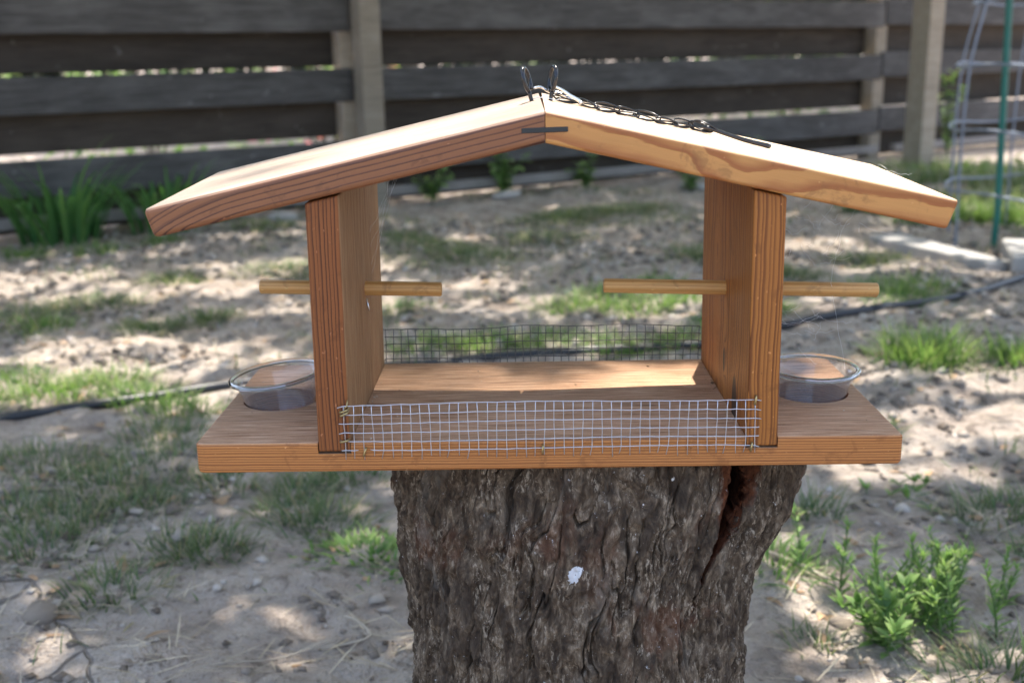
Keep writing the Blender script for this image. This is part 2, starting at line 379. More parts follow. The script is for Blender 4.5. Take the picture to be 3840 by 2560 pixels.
def fencewood(name, lo, mid, hi):
    t = NT(name); g = t.obj(); mm = t.scale(g, 1000, 1000, 1000)
    oi = t.n('ObjectInfo').outputs['Random']; sh = t.comb(t.math('MULTIPLY', oi, 900), t.math('MULTIPLY', oi, 300), 0.0)
    va = t.n('VectorMath', operation='ADD'); t.l(mm, va.inputs[0]); t.l(sh, va.inputs[1]); p = va.outputs[0]
    f = t.noise(t.scale(p, .006, .25, .25), 1, 5, .65, .3); m = t.noise(t.scale(p, .004, .012, .012), 1, 4, .6); sp = t.noise(t.scale(p, .02, .03, .03), 1, 2)
    c = t.ramp(f, [(.3, lo), (.52, mid), (.72, hi)])
    c = t.mix(t.math('MULTIPLY', t.ss(m, .45, .7), .5), c, hi)
    c = t.mix(t.math('MULTIPLY', t.ss(sp, .69, .76), .3), c, (.40,.40,.40))
    c = t.mix(1.0, c, t.ramp(oi, [(0,(.8,.8,.8)), (1,(1.15,1.12,1.1))]), 'MULTIPLY')
    t.bsdf(c, .8, t.bump(f, .003, .6), Specular_IOR_Level=.3); return t.m
M['fence'] = fencewood('weathered_fence_wood', (.032,.030,.029), (.080,.076,.074), (.155,.151,.148))
M['fence_back'] = fencewood('shade_toned_fence_wood', (.022,.018,.014), (.055,.045,.036), (.085,.072,.06))  # back boards darkened: the shade behind the front boards is in the colour
M['kick'] = fencewood('kickboard_wood', (.15,.135,.125), (.25,.23,.215), (.34,.32,.30))
M['post'] = fencewood('weathered_post_wood', (.20,.165,.125), (.31,.265,.205), (.41,.36,.29))
def stone(name, a, b):
    t = NT(name); n = t.noise(t.obj(), 22, 6, .65); t.bsdf(t.mix(n, a, b), .85, t.bump(n, .006, .7)); return t.m
M['slab'] = stone('concrete_slab', (.26,.245,.225), (.42,.40,.375))
M['pebble'] = stone('pebble', (.30,.27,.245), (.52,.48,.44))
M['clod'] = stone('dirt_clod', (.14,.11,.085), (.30,.25,.20))

# ------------------------------------------------------------------ the ground
CRACKS = [[(-.66,.47),(-.61,.505),(-.565,.525)], [(-.60,.508),(-.585,.47),(-.578,.45)], [(-.21,.42),(-.16,.405),(-.13,.37),(-.125,.33)],
          [(.36,.55),(.40,.50),(.42,.46)], [(.58,.80),(.60,.75),(.59,.70),(.62,.66)], [(-1.05,1.78),(-.9,1.72),(-.72,1.75)]]
def segdist(x, y, pts):
    d = np.full(np.shape(x), 9.0)
    for (ax, ay), (bx, by) in zip(pts[:-1], pts[1:]):
        l2 = (bx-ax)**2+(by-ay)**2; t = np.clip(((x-ax)*(bx-ax)+(y-ay)*(by-ay))/l2, 0, 1)
        d = np.minimum(d, np.hypot(x-ax-t*(bx-ax), y-ay-t*(by-ay)))
    return d
def gh(x, y):
    x = np.asarray(x, float); y = np.asarray(y, float)
    near = np.exp(-((x/5)**2+((y-2)/5)**2)**2)
    h = (fbm(x*1.2, y*1.2, 0, 3, 3)-.5)*.05 + (fbm(x*7, y*7, 0, 4, 9)-.5)*.032 + (fbm(x*15, y*15, 2, 3, 15)-.5)*.020 + (fbm(x*28, y*28, 0, 3, 21)-.5)*.011
    wx = x+(fbm(x*18, y*18, 0, 3, 31)-.5)*.03; wy = y+(fbm(x*18, y*18, 5, 3, 37)-.5)*.03
    for c in CRACKS:
        d = segdist(wx, wy, c); h = h-.012*np.exp(-(d/.0035)**2)
    return h*near
def axis(lo, hi, step, far, n):
    core = np.arange(lo, hi, step); g = np.geomspace(step, far, n)
    return np.concatenate((lo-np.cumsum(g)[::-1], core, hi+np.cumsum(g)))
gx = axis(-2.4, 2.6, .0125, 60, 46); gy = axis(-.25, 4.6, .0125, 60, 46)
X, Y = np.meshgrid(gx, gy); Z = gh(X, Y); nx, ny = len(gx), len(gy)
I = np.arange(nx*ny).reshape(ny, nx)
F = np.stack((I[:-1,:-1], I[:-1,1:], I[1:,1:], I[1:,:-1]), -1).reshape(-1, 4)
g = mesh_np('ground', np.stack((X, Y, Z), -1).reshape(-1, 3), F, M['ground']); g['kind'] = 'structure'
def GZ(x, y): return float(gh(np.array([x]), np.array([y]))[0])

# ------------------------------------------------------------------ fence behind
FP = Vector((-1.985, 3.39, 0)); FD = Vector((.853, .522, 0)).normalized(); FN = Vector((.522, -.853, 0)).normalized()
FR = math.atan2(FD.y, FD.x)
fence = thing('wooden_fence', 'weathered grey board fence with horizontal boards set alternately front and back', 'fence', FP)
fence.rotation_euler.z = FR        # local x runs along the fence, local -y faces the yard
JOIN = [-1.85, 1.455, 4.75, 8.05]
def fbox(name, x0, x1, y0, y1, z0, z1, mat, parent, bv=.004, sag=0):
    bm = box_bm(x0, x1, y0, y1, z0, z1); o = obj_bm(name, bm, mat, parent); bevel(o, bv, 2); return o
rf = random.Random(3)
for b in range(3):
    x0, x1 = JOIN[b]+.004, JOIN[b+1]-.004
    for i, z in enumerate((.148, .448, .745, 1.043, 1.34)):
        dz = rf.uniform(-.006, .006)+(0.012 if b == 2 else 0); o = fbox('fence_board', x0, x1, -.022+rf.uniform(-.002,.002), -.001, z+dz, z+dz+.138, M['fence'], fence)
        o.rotation_euler.y = rf.uniform(-.0015, .0015)
    for i, z in enumerate((.000, .294, .594, .891, 1.186)):
        dz = rf.uniform(-.004, .006); o = fbox('fence_board', x0, x1, .090, .112, z+dz, z+dz+.168, M['fence_back'], fence); o.rotation_euler.y = rf.uniform(-.0012, .0012)
    fbox('kickboard', x0+.06, x1-.06, -.095+rf.uniform(-.01,.01), -.055, .040, .078+rf.uniform(-.003,.003), M['kick'], fence)
for x in JOIN: fbox('fence_post', x-.045, x+.045, 0.0, .089, -.3, 1.52, M['post'], fence)
def post(name, label, x, y, w, h, rz):
    o = obj_bm(name, box_bm(-w/2, w/2, -w/2, w/2, -.25, h), M['post']); bevel(o, .006, 2); o.location = (x, y, 0); o.rotation_euler.z = rz
    tag(o, label, 'post', 'posts standing against the fence'); return o
post('wooden_post', 'pale weathered wooden post standing close against the fence boards beside the strap leaved clump', -.665, 4.105, .095, 1.5, FR)
post('wooden_post', 'weathered wooden post standing clear of the fence behind the wire cage', 2.135, 5.33, .115, 1.55, FR)

# ------------------------------------------------------------------ tree stump
def stump():
    zs = np.concatenate((np.linspace(-.03, .10, 40), np.linspace(.1005, .379, 330)))
    th = np.concatenate((np.linspace(-math.pi, -1.75, 70)[:-1], np.linspace(-1.75, 1.75, 760), np.linspace(1.75, math.pi, 70)[1:-1]))
    T, Zz = np.meshgrid(th, zs)
    xl = np.interp(Zz, [-.03, .05, .132, .201, .252, .287, .33, .379], [-.175, -.126, -.110, -.110, -.114, -.117, -.120, -.122])
    xr = np.interp(Zz, [-.03, .05, .128, .205, .252, .275, .318, .379], [.230, .180, .166, .168, .174, .182, .203, .218])
    cx = (xl+xr)/2; rx = (xr-xl)/2; ry = .128*(1+.35*np.clip((.1-Zz)/.13, 0, 1)**2)
    cy = .135
    s = T*.15; u = s*1000; v = Zz*1000       # mm along the surface
    wx = (fbm(u/26, v/40, 0, 3, 5)-.5)*22
    lean = (v-300)*.10*np.sin(T)
    uu = u+wx+lean
    fur = np.abs(fbm(uu/20, v/85, 1.3, 3, 51)-.5)*2; fur = np.exp(-(fur/.15)**2)            # long furrows
    fl = fbm(uu/6.5+ (fbm(u/9, v/14, 2, 2, 61)-.5)*2, v/17, 0, 4, 71)
    sm = fbm(uu/2.2, v/5, 0, 3, 81); lum = fbm(u/60, v/90, 0, 3, 91)
    fur2 = np.exp(-((np.abs(fbm(uu/9, v/60, 4.1, 3, 101)-.5)*2)/.055)**2)*np.clip((fbm(u/22, v/40, 7, 2, 111)-.38)*5, 0, 1)
    d = (lum-.5)*.018 - fur*.0052 - fur2*.0062 + (fl-.5)*.0076 + (sm-.5)*.0030
    # split with raw wood, widest at the cut top
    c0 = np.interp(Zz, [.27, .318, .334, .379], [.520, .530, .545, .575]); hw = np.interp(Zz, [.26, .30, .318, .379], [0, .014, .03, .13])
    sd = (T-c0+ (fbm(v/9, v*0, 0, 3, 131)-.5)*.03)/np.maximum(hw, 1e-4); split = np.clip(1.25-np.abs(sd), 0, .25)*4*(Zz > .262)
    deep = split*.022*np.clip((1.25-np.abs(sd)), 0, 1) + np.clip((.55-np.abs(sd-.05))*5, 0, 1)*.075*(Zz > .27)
    d = d + np.where(split > 0, (fbm(uu/1.5, v/60, 0, 2, 141)-.5)*.006, 0)
    fade = np.clip((.379-Zz)/.004, 0.3, 1); d = d*fade
    x = cx + (rx+d)*np.sin(T); y = cy - (ry+d)*np.cos(T) + deep
    drop = np.clip(1.5-np.hypot((x-.0175)/.0048, (Zz-.299-(x-.0175)*.7)/.0056), 0, 1)
    drop = np.maximum(drop, np.clip(1.35-np.hypot((x-.085)/.0014, (Zz-.366)/.002), 0, 1))
    drop = drop*(y < .1)
    n, m = len(zs), len(th); I = np.arange(n*m).reshape(n, m); J = np.concatenate((I, I[:, :1]), 1)
    F = np.stack((J[:-1,:-1], J[:-1,1:], J[1:,1:], J[1:,:-1]), -1).reshape(-1, 4)
    root = thing('tree_stump', 'thick rough barked tree stump with a split near its cut top', 'stump', (0, 0, 0))
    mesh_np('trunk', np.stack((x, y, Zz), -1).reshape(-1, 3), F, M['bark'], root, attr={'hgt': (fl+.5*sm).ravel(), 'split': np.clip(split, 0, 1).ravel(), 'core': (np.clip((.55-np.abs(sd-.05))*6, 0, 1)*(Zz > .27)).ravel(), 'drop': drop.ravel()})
    rim = np.stack((x[-1], y[-1]), -1); K = 14; V = []
    for k in range(K+1):
        q = k/K; V.append(np.column_stack((.047+(rim[:,0]-.047)*q, cy+(rim[:,1]-cy)*q, np.full(m, .3787)-.0015*(1-q)*(fbm(rim[:,0]*80*q, rim[:,1]*80*q, 0, 2, 4)))))
    V = np.concatenate(V); I = np.arange((K+1)*m).reshape(K+1, m); J = np.concatenate((I, I[:, :1]), 1)
    F = np.stack((J[:-1,:-1], J[1:,:-1], J[1:,1:], J[:-1,1:]), -1).reshape(-1, 4)
    mesh_np('cut_top', V, F, M['post'], root, smooth=False)
stump()

# ------------------------------------------------------------------ the bird feeder (local mm-like metres, z=0 is the base board's top)
BZ = .400
feeder = thing('bird_feeder', 'wooden bird feeder with a low gabled plank roof resting on the tree stump', 'bird feeder', (0, 0, BZ))
T_ = .02075; D_ = .191
PL = (-.1525, -.1312); PR = (.1312, .1516)
def boolean(o, cutters):
    for c in cutters:
        m = o.modifiers.new('cut', 'BOOLEAN'); m.operation = 'DIFFERENCE'; m.object = c; m.solver = 'EXACT'
    bpy.context.view_layer.update()
    dg = bpy.context.evaluated_depsgraph_get(); me = bpy.data.meshes.new_from_object(o.evaluated_get(dg)); o.modifiers.clear(); o.data = me
    for c in cutters: bpy.data.objects.remove(c)
def cyl_obj(x, y, r, z0, z1, n=64):
    bm = bmesh.new(); bmesh.ops.create_cone(bm, cap_ends=True, segments=n, radius1=r, radius2=r, depth=z1-z0)
    bmesh.ops.translate(bm, verts=bm.verts, vec=(x, y, (z0+z1)/2)); return obj_bm('cutter', bm, None)
CUPS = ((-.1975, .0965), (.1975, .0965))
def base_board():
    # plan outline with slightly eased ends, front corners rounded more on one side
    out = [(-.2355, .006), (-.2335, .0015), (-.229, 0), (.2325, 0), (.2350, .002), (.2352, .188), (.233, .1905), (-.231, .1910), (-.2345, .187)]
    bm = bmesh.new(); v0 = [bm.verts.new((x, y, -T_)) for x, y in out]; v1 = [bm.verts.new((x, y, 0)) for x, y in out]
    bm.faces.new(v0[::-1]); bm.faces.new(v1); n = len(out)
    for i in range(n): bm.faces.new((v0[i], v0[(i+1)%n], v1[(i+1)%n], v1[i]))
    o = obj_bm('base_board', bm, M['base'], None); bevel(o, .0022, 3, 50)
    cut = [cyl_obj(x, y, .0275, -.05, .05) for x, y in CUPS]
    cut += [obj_bm('cutter', box_bm(a-.0004, b+.0004, -.02, .25, -.0078, .05), None) for a, b in (PL, PR)]
    boolean(o, cut); o.parent = feeder; return o
base_board()
SL, SR = .2226, .2290; RZ = .2136; TH = .0195; TILT = 4.5/176; YF, YB = -.006, .171
def under(x, y): return RZ - TH - (SL if x < 0 else SR)*abs(x) + TILT*(y-YF)
def panel(x0, x1, mat, gap, leanx):
    P = []
    for z in (0, 1):
        for (x, y) in ((x0, -.0006), (x1, -.0006), (x1, D_-.001), (x0, D_-.001)):
            P.append((x+(leanx if z else 0), y, -.0062 if z == 0 else under(x, y)-gap))
    o = obj_bm('side_panel', hexa(P), mat, feeder); bevel(o, .0014, 2); return o
panel(*PL, M['panel_l'], .0012, .0016)['label'] = 'reddish brown side panel with dark vertical grain lines'
panel(*PR, M['panel_r'], .0012, -.0012)['label'] = 'golden orange side panel with a dark knot near its foot'
def roof(side):
    s = SL if side < 0 else SR; a = math.atan(s); L = (.2515 if side < 0 else .2556)/math.cos(a); tp = TH*math.cos(a); mt = tp*math.tan(a)
    g = .00025; sg = -1 if side < 0 else 1
    nL = 24; rows = []
    bm = bmesh.new()
    xs = [g/math.cos(a)] + [L*i/nL for i in range(1, nL+1)]
    e = .002 if side < 0 else .003
    prof = []
    for i, x in enumerate(xs):
        xb = x+mt*(1-i/nL) - (e if i == nL else 0)*.6
        row = [bm.verts.new((sg*x, YF, 0)), bm.verts.new((sg*x, YB, 0)), bm.verts.new((sg*xb, YB, -tp)), bm.verts.new((sg*xb, YF, -tp))]
        rows.append(row)
    for r0, r1 in zip(rows[:-1], rows[1:]):
        for k in range(4): bm.faces.new((r0[k], r0[(k+1)%4], r1[(k+1)%4], r1[k]))
    bm.faces.new(rows[0]); bm.faces.new(rows[-1][::-1])
    bmesh.ops.recalc_face_normals(bm, faces=bm.faces); bm.normal_update(); r0 = set(rows[0])
    ed = [e for e in bm.edges if not (e.verts[0] in r0 and e.verts[1] in r0) and len(e.link_faces) == 2 and e.calc_face_angle(0) > .5]
    bmesh.ops.bevel(bm, geom=ed, offset=.0034 if side < 0 else .0022, segments=3, affect='EDGES', profile=.5, clamp_overlap=True)
    o = obj_bm('roof_board', bm, M['roof_l' if side < 0 else 'roof_r'], feeder)
    o.location = (0, 0, RZ); o.rotation_euler = (math.atan(TILT), a if side > 0 else -a, 0)
    o['label'] = 'reddish roof plank with bold dark grain lines' if side < 0 else 'pale blonde roof plank carrying the chain'
    return o
ro = roof(-1); roof(1)
sp = obj_bm('joint_spline', box_bm(-.0145, .0140, YF-.0004, .165, -.0016, .0016), M['spline'], feeder); sp.location = (0, 0, .2022); sp.rotation_euler = (math.atan(TILT), R(-1.2), 0); bevel(sp, .0004, 1)
def perch(P0, P1, r):
    P0, P1 = Vector(P0), Vector(P1); d = P1-P0; L = d.length
    P = [(-L/2, 0, 0), (-L/2+.0008, 0, 0), (0, 0, 0), (L/2-.0008, 0, 0), (L/2, 0, 0)]
    o = tube('perch', P, [r-.0009, r, r*1.01, r, r-.0009], M['dowel'], feeder, n=28, smooth=False)
    for p in o.data.polygons: p.use_smooth = len(p.vertices) == 4
    o.location = (P0+P1)/2; o.rotation_euler = d.to_track_quat('X', 'Z').to_euler(); return o
perch((-.2075, .100, .0855), (-.0745, .100, .0815), .0052)
perch((.0430, .090, .0845), (.2402, .090, .0780), .0052)
# nail under one perch, little glue blob
tube('nail', [(-.1310, .104, .075), (-.1285, .101, .066)], .0006, M['steel'], feeder, 6)
# hardware cloth ---------------------------------------------------
def wire_mesh(y, xs, zs, zbot, ztop, x0, x1, mat, wave, label, ragged, seed, bulge):
    rr = random.Random(seed)
    nodes = []; jit = {}
    def P(i, j):
        if (i, j) not in jit: jit[i, j] = (rr.uniform(-.00022, .00022), rr.uniform(-.00022, .00022))
        a, b = jit[i, j]; x = xs[i]; return Vector((x+a+.0006*(zs[j]-.01)/.02*math.sin(i*1.3), y+bulge(x, zs[j]), zs[j]+wave(x, j)+b))
    V = []; F = []
    for i in range(len(xs)):
        for j in range(len(zs)):
            p = P(i, j); b = len(V); q = .00046
            V += [p+Vector(d)*q for d in ((1,0,0),(-1,0,0),(0,1,0),(0,-1,0),(0,0,1),(0,0,-1))]
            F += [(b,b+2,b+4),(b+2,b+1,b+4),(b+1,b+3,b+4),(b+3,b,b+4),(b+2,b,b+5),(b+1,b+2,b+5),(b+3,b+1,b+5),(b,b+3,b+5)]
    o = mesh_np('wire_mesh', V, F, mat, feeder); o['label'] = label
    w = .00031 if ragged else .00037
    for i, x in enumerate(xs):
        pts = []
        if zbot is not None:
            c = rr.choice((0, 0, 1)); b = P(i, 0)
            pts.append((b.x+(-.0014 if c else rr.uniform(-.0003, .0003)), b.y-rr.uniform(0, .001), zbot+rr.uniform(-.0014, .0016)))
        pts += [P(i, j) + Vector((0, .0003, 0)) for j in range(len(zs))]
        if ztop is not None: pts.append(P(i, len(zs)-1)+Vector((0, 0, ztop)))
        tube('wire', pts, w*.86, mat, o, 6)
    for j, z in enumerate(zs):
        a, b = P(0, j), P(len(xs)-1, j); e0 = a+Vector((x0-xs[0]+rr.uniform(-.0008,.0008), -.0004, rr.uniform(-.0012,.0006))); e1 = b+Vector((x1-xs[-1]+rr.uniform(-.0006,.0006), -.0004, rr.uniform(-.001,.0006)))
        if ragged and j == 0:      # the lowest wire is broken beside the first staple
            A = [e0]+[P(i, j) for i in range(2)]+[P(1, j)+Vector((.0026,0,.0004))]; tube('wire', A, w, mat, o, 6)
            B = [P(3, j)+Vector((-.0026,0,.0004))]+[P(i, j) for i in range(3, len(xs))]+[e1]; tube('wire', B, w, mat, o, 6)
        else: tube('wire', [e0]+[P(i, j) for i in range(len(xs))]+[e1], w, mat, o, 6)
    return o
pit = .00635
fx = [-.1342+i*.00629 for i in range(44)]
fz = [-.0050+i*.00635 for i in range(6)]
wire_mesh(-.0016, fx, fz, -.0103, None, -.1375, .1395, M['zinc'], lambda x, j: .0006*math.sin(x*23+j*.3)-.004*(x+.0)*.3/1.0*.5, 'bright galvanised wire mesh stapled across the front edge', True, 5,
          lambda x, z: -.0006*math.sin(x*31)*max(0, z)/.02)
bx = [-.1298+i*.00632 for i in range(42)]
bz = [-.0030+i*.00632 for i in range(6)]
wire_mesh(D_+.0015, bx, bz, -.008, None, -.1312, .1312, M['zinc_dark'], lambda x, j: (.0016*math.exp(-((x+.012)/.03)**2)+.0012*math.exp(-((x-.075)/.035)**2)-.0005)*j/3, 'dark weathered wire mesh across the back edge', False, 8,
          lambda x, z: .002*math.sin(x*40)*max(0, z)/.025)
def staple(c, ang, w=.0054, r=.00075):
    c = Vector(c); d = Vector((math.cos(ang), 0, math.sin(ang)))
    tube('staple', [c-d*w/2+Vector((0,.004,0)), c-d*w/2+Vector((0,-.0004,0)), c-d*w*.3+Vector((0,-.001,0)), c+d*w*.3+Vector((0,-.001,0)), c+d*w/2+Vector((0,-.0004,0)), c+d*w/2+Vector((0,.004,0))], r, M['brass'], feeder, 6)
staple((-.1338, -.0024, .0228), .35); staple((-.1338, -.0024, .0206), .45); staple((-.1345, -.0024, .0020), .2); staple((-.1215, -.0020, -.0062), 1.25); staple((-.0035, -.0020, -.0060), 1.5); staple((.1355, -.0024, .0262), 1.45); staple((.1340, -.0020, -.0062), 1.4)
tube('staple', [(-.1312,-.001,.0300),(-.1316,-.0026,.0262),(-.1335,-.0028,.0242)], .0005, M['brass'], feeder, 6)
def husks():
    r = np.random.default_rng(15); n = 90; x = r.uniform(-.22, .22, n); y = np.clip(r.beta(1.2, 1.2, n)*.19, .004, .186)
    e = r.random(n) < .5; x = np.where(e, np.where(r.random(n) < .5, -.130+np.abs(r.normal(0, .003, n)), .130-np.abs(r.normal(0, .003, n))), x)
    bad = ((x < PL[1]+.0008) & (x > PL[0]-.0008)) | ((x > PR[0]-.0008) & (x < PR[1]+.0008))
    for cx, cy in CUPS: bad |= np.hypot(x-cx, y-cy) < .031
    x, y = x[~bad], y[~bad]; n = len(x); a = r.uniform(0, 6.3, n); l = r.uniform(.0004, .0013, n)*np.where(r.random(n) < .12, 2, 1); w = l*r.uniform(.3, .7, n)
    c = np.stack((x, y, np.full(n, .0004)), -1); d = np.stack((np.cos(a), np.sin(a), r.normal(0, .2, n)), -1)*l[:, None]; s_ = np.stack((-np.sin(a), np.cos(a), np.zeros(n)), -1)*w[:, None]; u = np.array([0, 0, 1])*w[:, None]*.7
    V = np.stack((c-d, c+s_, c+d, c-s_, c+u, c-u*.5), 1).reshape(-1, 3); T = np.array([(0,1,4),(1,2,4),(2,3,4),(3,0,4),(1,0,5),(2,1,5),(3,2,5),(0,3,5)])
    o = mesh_np('seed_husks', V, (T[None]+6*np.arange(n)[:, None, None]).reshape(-1, 3), M['crumb_w'], feeder, False, {'rnd': np.repeat(r.random(n), 6), 'hgt': np.zeros(n*6)}); o['kind'] = 'stuff'
M['crumb_w'] = blade_mat('husk', [(0,(.08,.05,.03)), (.5,(.30,.20,.12)), (1,(.62,.55,.46))], 0.0, .8)
husks()
# screw eyes ---------------------------------------------------------
def screw_eye(x, y, lean, turn, open_):
    pts = [(0,0,-.008), (0,0,0), (0,0,.0055)]
    n = 22; r = .0071; cz = .0055+r*1.0
    for i in range(n+1):
        a = -math.pi/2+.55 - (2*math.pi-open_)*i/n*1.0; a = -math.pi/2-.35-(2*math.pi-open_)*i/n
        pts.append((r*.92*math.cos(a)*.98+.002, 0, cz+.0022+r*1.18*math.sin(a)))
    o = tube('screw_eye', spline(pts, 2), .00145, M['black'], feeder, 10)
    o.location = (x, y, RZ-SL*abs(x)+TILT*(y-YF)); o.rotation_euler = (Matrix.Rotation(lean, 3, 'Y') @ Matrix.Rotation(turn, 3, 'Z')).to_euler(); return o
screw_eye(-.0070, .100, R(-15), R(72), .9); screw_eye(.0062, .101, R(9), R(108), .5)

# ------------------------------------------------------------------ cups set in the two round holes
def cup(x, y, label, rot, dz):
    root = thing('plastic_cup', label, 'cup', (x, y, BZ+dz), 'cups set in the base board')
    h = .0180; w = .0006
    prof = [(.0005, -.0185), (.0215, -.0185), (.0232, -.0172), (.0258, -.002), (.0292, .0115), (.0322, h), (.0322-w, h), (.0286, .0117), (.0252, -.002), (.0226, -.0168), (.0212, -.0179), (.0005, -.0179)]
    lathe('bowl', prof, M['plastic'], root, 72)
    P = []
    tor = []
    for k in range(17):
        a = 2*math.pi*k/16; tor.append((.0335+.0021*math.cos(a), h+.0006+.0017*math.sin(a)))
    lathe('rim', tor, M['rim'], root, 96)
    root.rotation_euler = rot; return root
cup(*CUPS[0], 'clear plastic cup sitting tilted in the base board below the dark striped roof plank', (R(1), R(-6.0), 0), .0012)
cup(*CUPS[1], 'clear plastic cup sitting level in the base board below the pale roof plank', (R(0.5), R(.8), 0), .0002)

# ------------------------------------------------------------------ chain on the roof
def roofz(x, y): return RZ - SR*max(x, 0) - SL*max(-x, 0) + TILT*(y-YF)
CP = [(.0105, .106), (.0262, .116), (.0385, .099), (.0535, .108), (.0672, .110), (.0815, .102), (.0945, .107), (.1075, .118), (.1195, .110)]
chain = thing('hanging_chain', 'black wire link chain with an open hook lying down the pale roof plank', 'chain', (0.0105, .106, BZ+roofz(.0105, .106)))
CO = Vector((.0105, .106, roofz(.0105, .106)))
def loop(A, B, wid, tilt, r=.00062, ov=.0022):
    A, B = Vector(A), Vector(B); d = (B-A).normalized(); A = A-d*ov; B = B+d*ov; L = (B-A).length
    up = Vector((SR, -TILT, 1)).normalized(); sd = up.cross(d).normalized(); q = Quaternion(d, tilt); sd = q @ sd; u2 = q @ up
    P = []
    n = 26
    for i in range(n):
        a = 2*math.pi*i/n; x = math.cos(a); y = math.sin(a)
        P.append((A+B)/2 + d*(L/2*x) + sd*(wid/2*y*(1-.25*x)) + u2*(.0004*math.sin(2*a)) - CO)
    return P
tl = [.95, -.8, 1.15, -1.0, 1.2, -.7, 1.05, -1.2]
for i in range(len(CP)-1):
    (x0, y0), (x1, y1) = CP[i], CP[i+1]; lift = .0008+.0029*math.sin(abs(tl[i]))
    A = (x0, y0, roofz(x0, y0)+lift); B = (x1, y1, roofz(x1, y1)+lift)
    tube('link', loop(A, B, .0062, tl[i]), .00062, M['black'], chain, 8, closed=True)
    A2 = (x0+.001, y0+.0022, roofz(x0, y0)+.0016); B2 = (x1+.001, y1-.0018, roofz(x1, y1)+.0020)
    tube('link', loop(A2, B2, .0056, -.35*tl[i], ov=.0012), .00060, M['black'], chain, 8, closed=True)
def rp(x, y, h): return Vector((x, y, roofz(x, y)+h))-CO
tube('link', loop((.110,.114,roofz(.110,.114)+.005), (.1225,.106,roofz(.1225,.106)+.0045), .0065, -.9), .0006, M['black'], chain, 8, closed=True)
hk = [rp(.1215,.1135,.0040), rp(.1175,.1120,.0042), rp(.1160,.1090,.0042), rp(.1180,.1065,.0042), rp(.1215,.1065,.0040), rp(.130,.1040,.0030), rp(.142,.1010,.0018), rp(.1545,.0985,.0016), rp(.1590,.0965,.0016), rp(.1585,.0930,.0016), rp(.1555,.0915,.0017), rp(.1465,.0935,.0020)]
tube('hook', spline(hk, 5), .00155, M['black'], chain, 10)
cl = lambda P, r, n=8: tube('crimp_sleeve', spline(P, 4), r, M['steel'], chain, n)
cl([rp(.0085,.099,.0105), rp(.0140,.101,.0090), rp(.0200,.103,.0062), rp(.0262,.105,.0040), rp(.0280,.104,.0022)], [.0010]*5+[.0012]*4+[.0013]*5+[.0016]*3)
cl([rp(.0100,.118,.0058), rp(.0150,.116,.0050), rp(.0225,.112,.0032)], .0011)
cl([rp(-.0050,.100,.0085), rp(-.0010,.104,.0080), rp(.0030,.106,.0062), rp(.0068,.108,.0050)], .00095)
tube('tie_wire', spline([rp(-.0060,.096,.0016), rp(.000,.094,.0012), rp(.0055,.0975,.0014), rp(.0080,.101,.0020), rp(.0062,.1035,.0022), rp(.0042,.1005,.0020), rp(.0085,.0975,.0012), rp(.0125,.101,.0022), rp(.0128,.106,.0030)], 5), .00032, M['steel'], chain, 6)

# ------------------------------------------------------------------ blades: grass, straw, leaves
def blades(n, px, py, ln, wd, lean, az, mat, name, parent=None, seg=4, curve=.6, rnd=None, droop=0.0, z0=None, off=(0,0,0)):
    """n curved tapered blades; arrays px,py base positions (world), ln length, wd width, lean initial angle from vertical, az heading"""
    px, py, ln, wd, lean, az = [np.broadcast_to(np.asarray(a, float), (n,)) for a in (px, py, ln, wd, lean, az)]
    rnd = RNG.random(n) if rnd is None else np.broadcast_to(rnd, (n,))
    z = gh(px, py) if z0 is None else np.broadcast_to(np.asarray(z0, float), (n,))
    cur = np.stack((px, py, z-.002), -1); dirx, diry = np.cos(az), np.sin(az); sx, sy = -diry, dirx
    V = np.zeros((n, 2*seg+1, 3)); H = np.zeros((n, 2*seg+1)); ang = lean.copy()
    sn = RNG.uniform(-.3, .3, n)
    for s in range(seg+1):
        t = s/seg; w = wd*(1-t)**.7*(.75+.5*math.sin(math.pi*min(1, t*1.3)))
        if s < seg:
            o = np.stack((sx*w/2, sy*w/2, np.zeros(n)+w*sn*.5), -1)
            V[:, 2*s] = cur-o; V[:, 2*s+1] = cur+o; H[:, 2*s] = H[:, 2*s+1] = t
        else: V[:, 2*seg] = cur; H[:, 2*seg] = 1
        st = ln/seg; cur = cur+np.stack((np.sin(ang)*dirx, np.sin(ang)*diry, np.cos(ang)), -1)*st[:, None]
        ang = ang+curve/seg*(1+t)+droop*t/seg
    k = 2*seg+1; base = (np.arange(n)*k)[:, None]
    q = []
    for s in range(seg-1): q.append(np.stack((base[:,0]+2*s, base[:,0]+2*s+1, base[:,0]+2*s+3, base[:,0]+2*s+2), -1))
    tri = np.stack((base[:,0]+2*seg-2, base[:,0]+2*seg-1, base[:,0]+2*seg, base[:,0]+2*seg), -1)
    # triangles only, keeps one face size
    Q = np.concatenate(q); Tq = np.concatenate((Q[:, [0,1,2]], Q[:, [0,2,3]], tri[:, :3]))
    Vv = V.reshape(-1, 3) - np.asarray(off)
    return mesh_np(name, Vv, Tq, mat, parent, True, {'rnd': np.repeat(rnd, k), 'hgt': H.ravel()})
def tuft(x, y, rad, h, n, mat, label, group, lean=.5, wd=.0028, cat='grass tuft', name='grass_tuft'):
    a = RNG.uniform(0, 2*math.pi, n); r = rad*np.sqrt(RNG.random(n))*RNG.uniform(.6, 1.25, n); az = a+RNG.normal(0, .8, n)
    px = x+r*np.cos(a)*1.25; py = y+r*np.sin(a)
    o = blades(n, px, py, h*RNG.uniform(.45, 1.1, n), wd*RNG.uniform(.6, 1.3, n), np.abs(RNG.normal(lean, .25, n))*(.4+.8*r/rad), az, M[mat], name, off=(x, y, 0))
    o.location = (x, y, 0); return tag(o, label, cat, group)
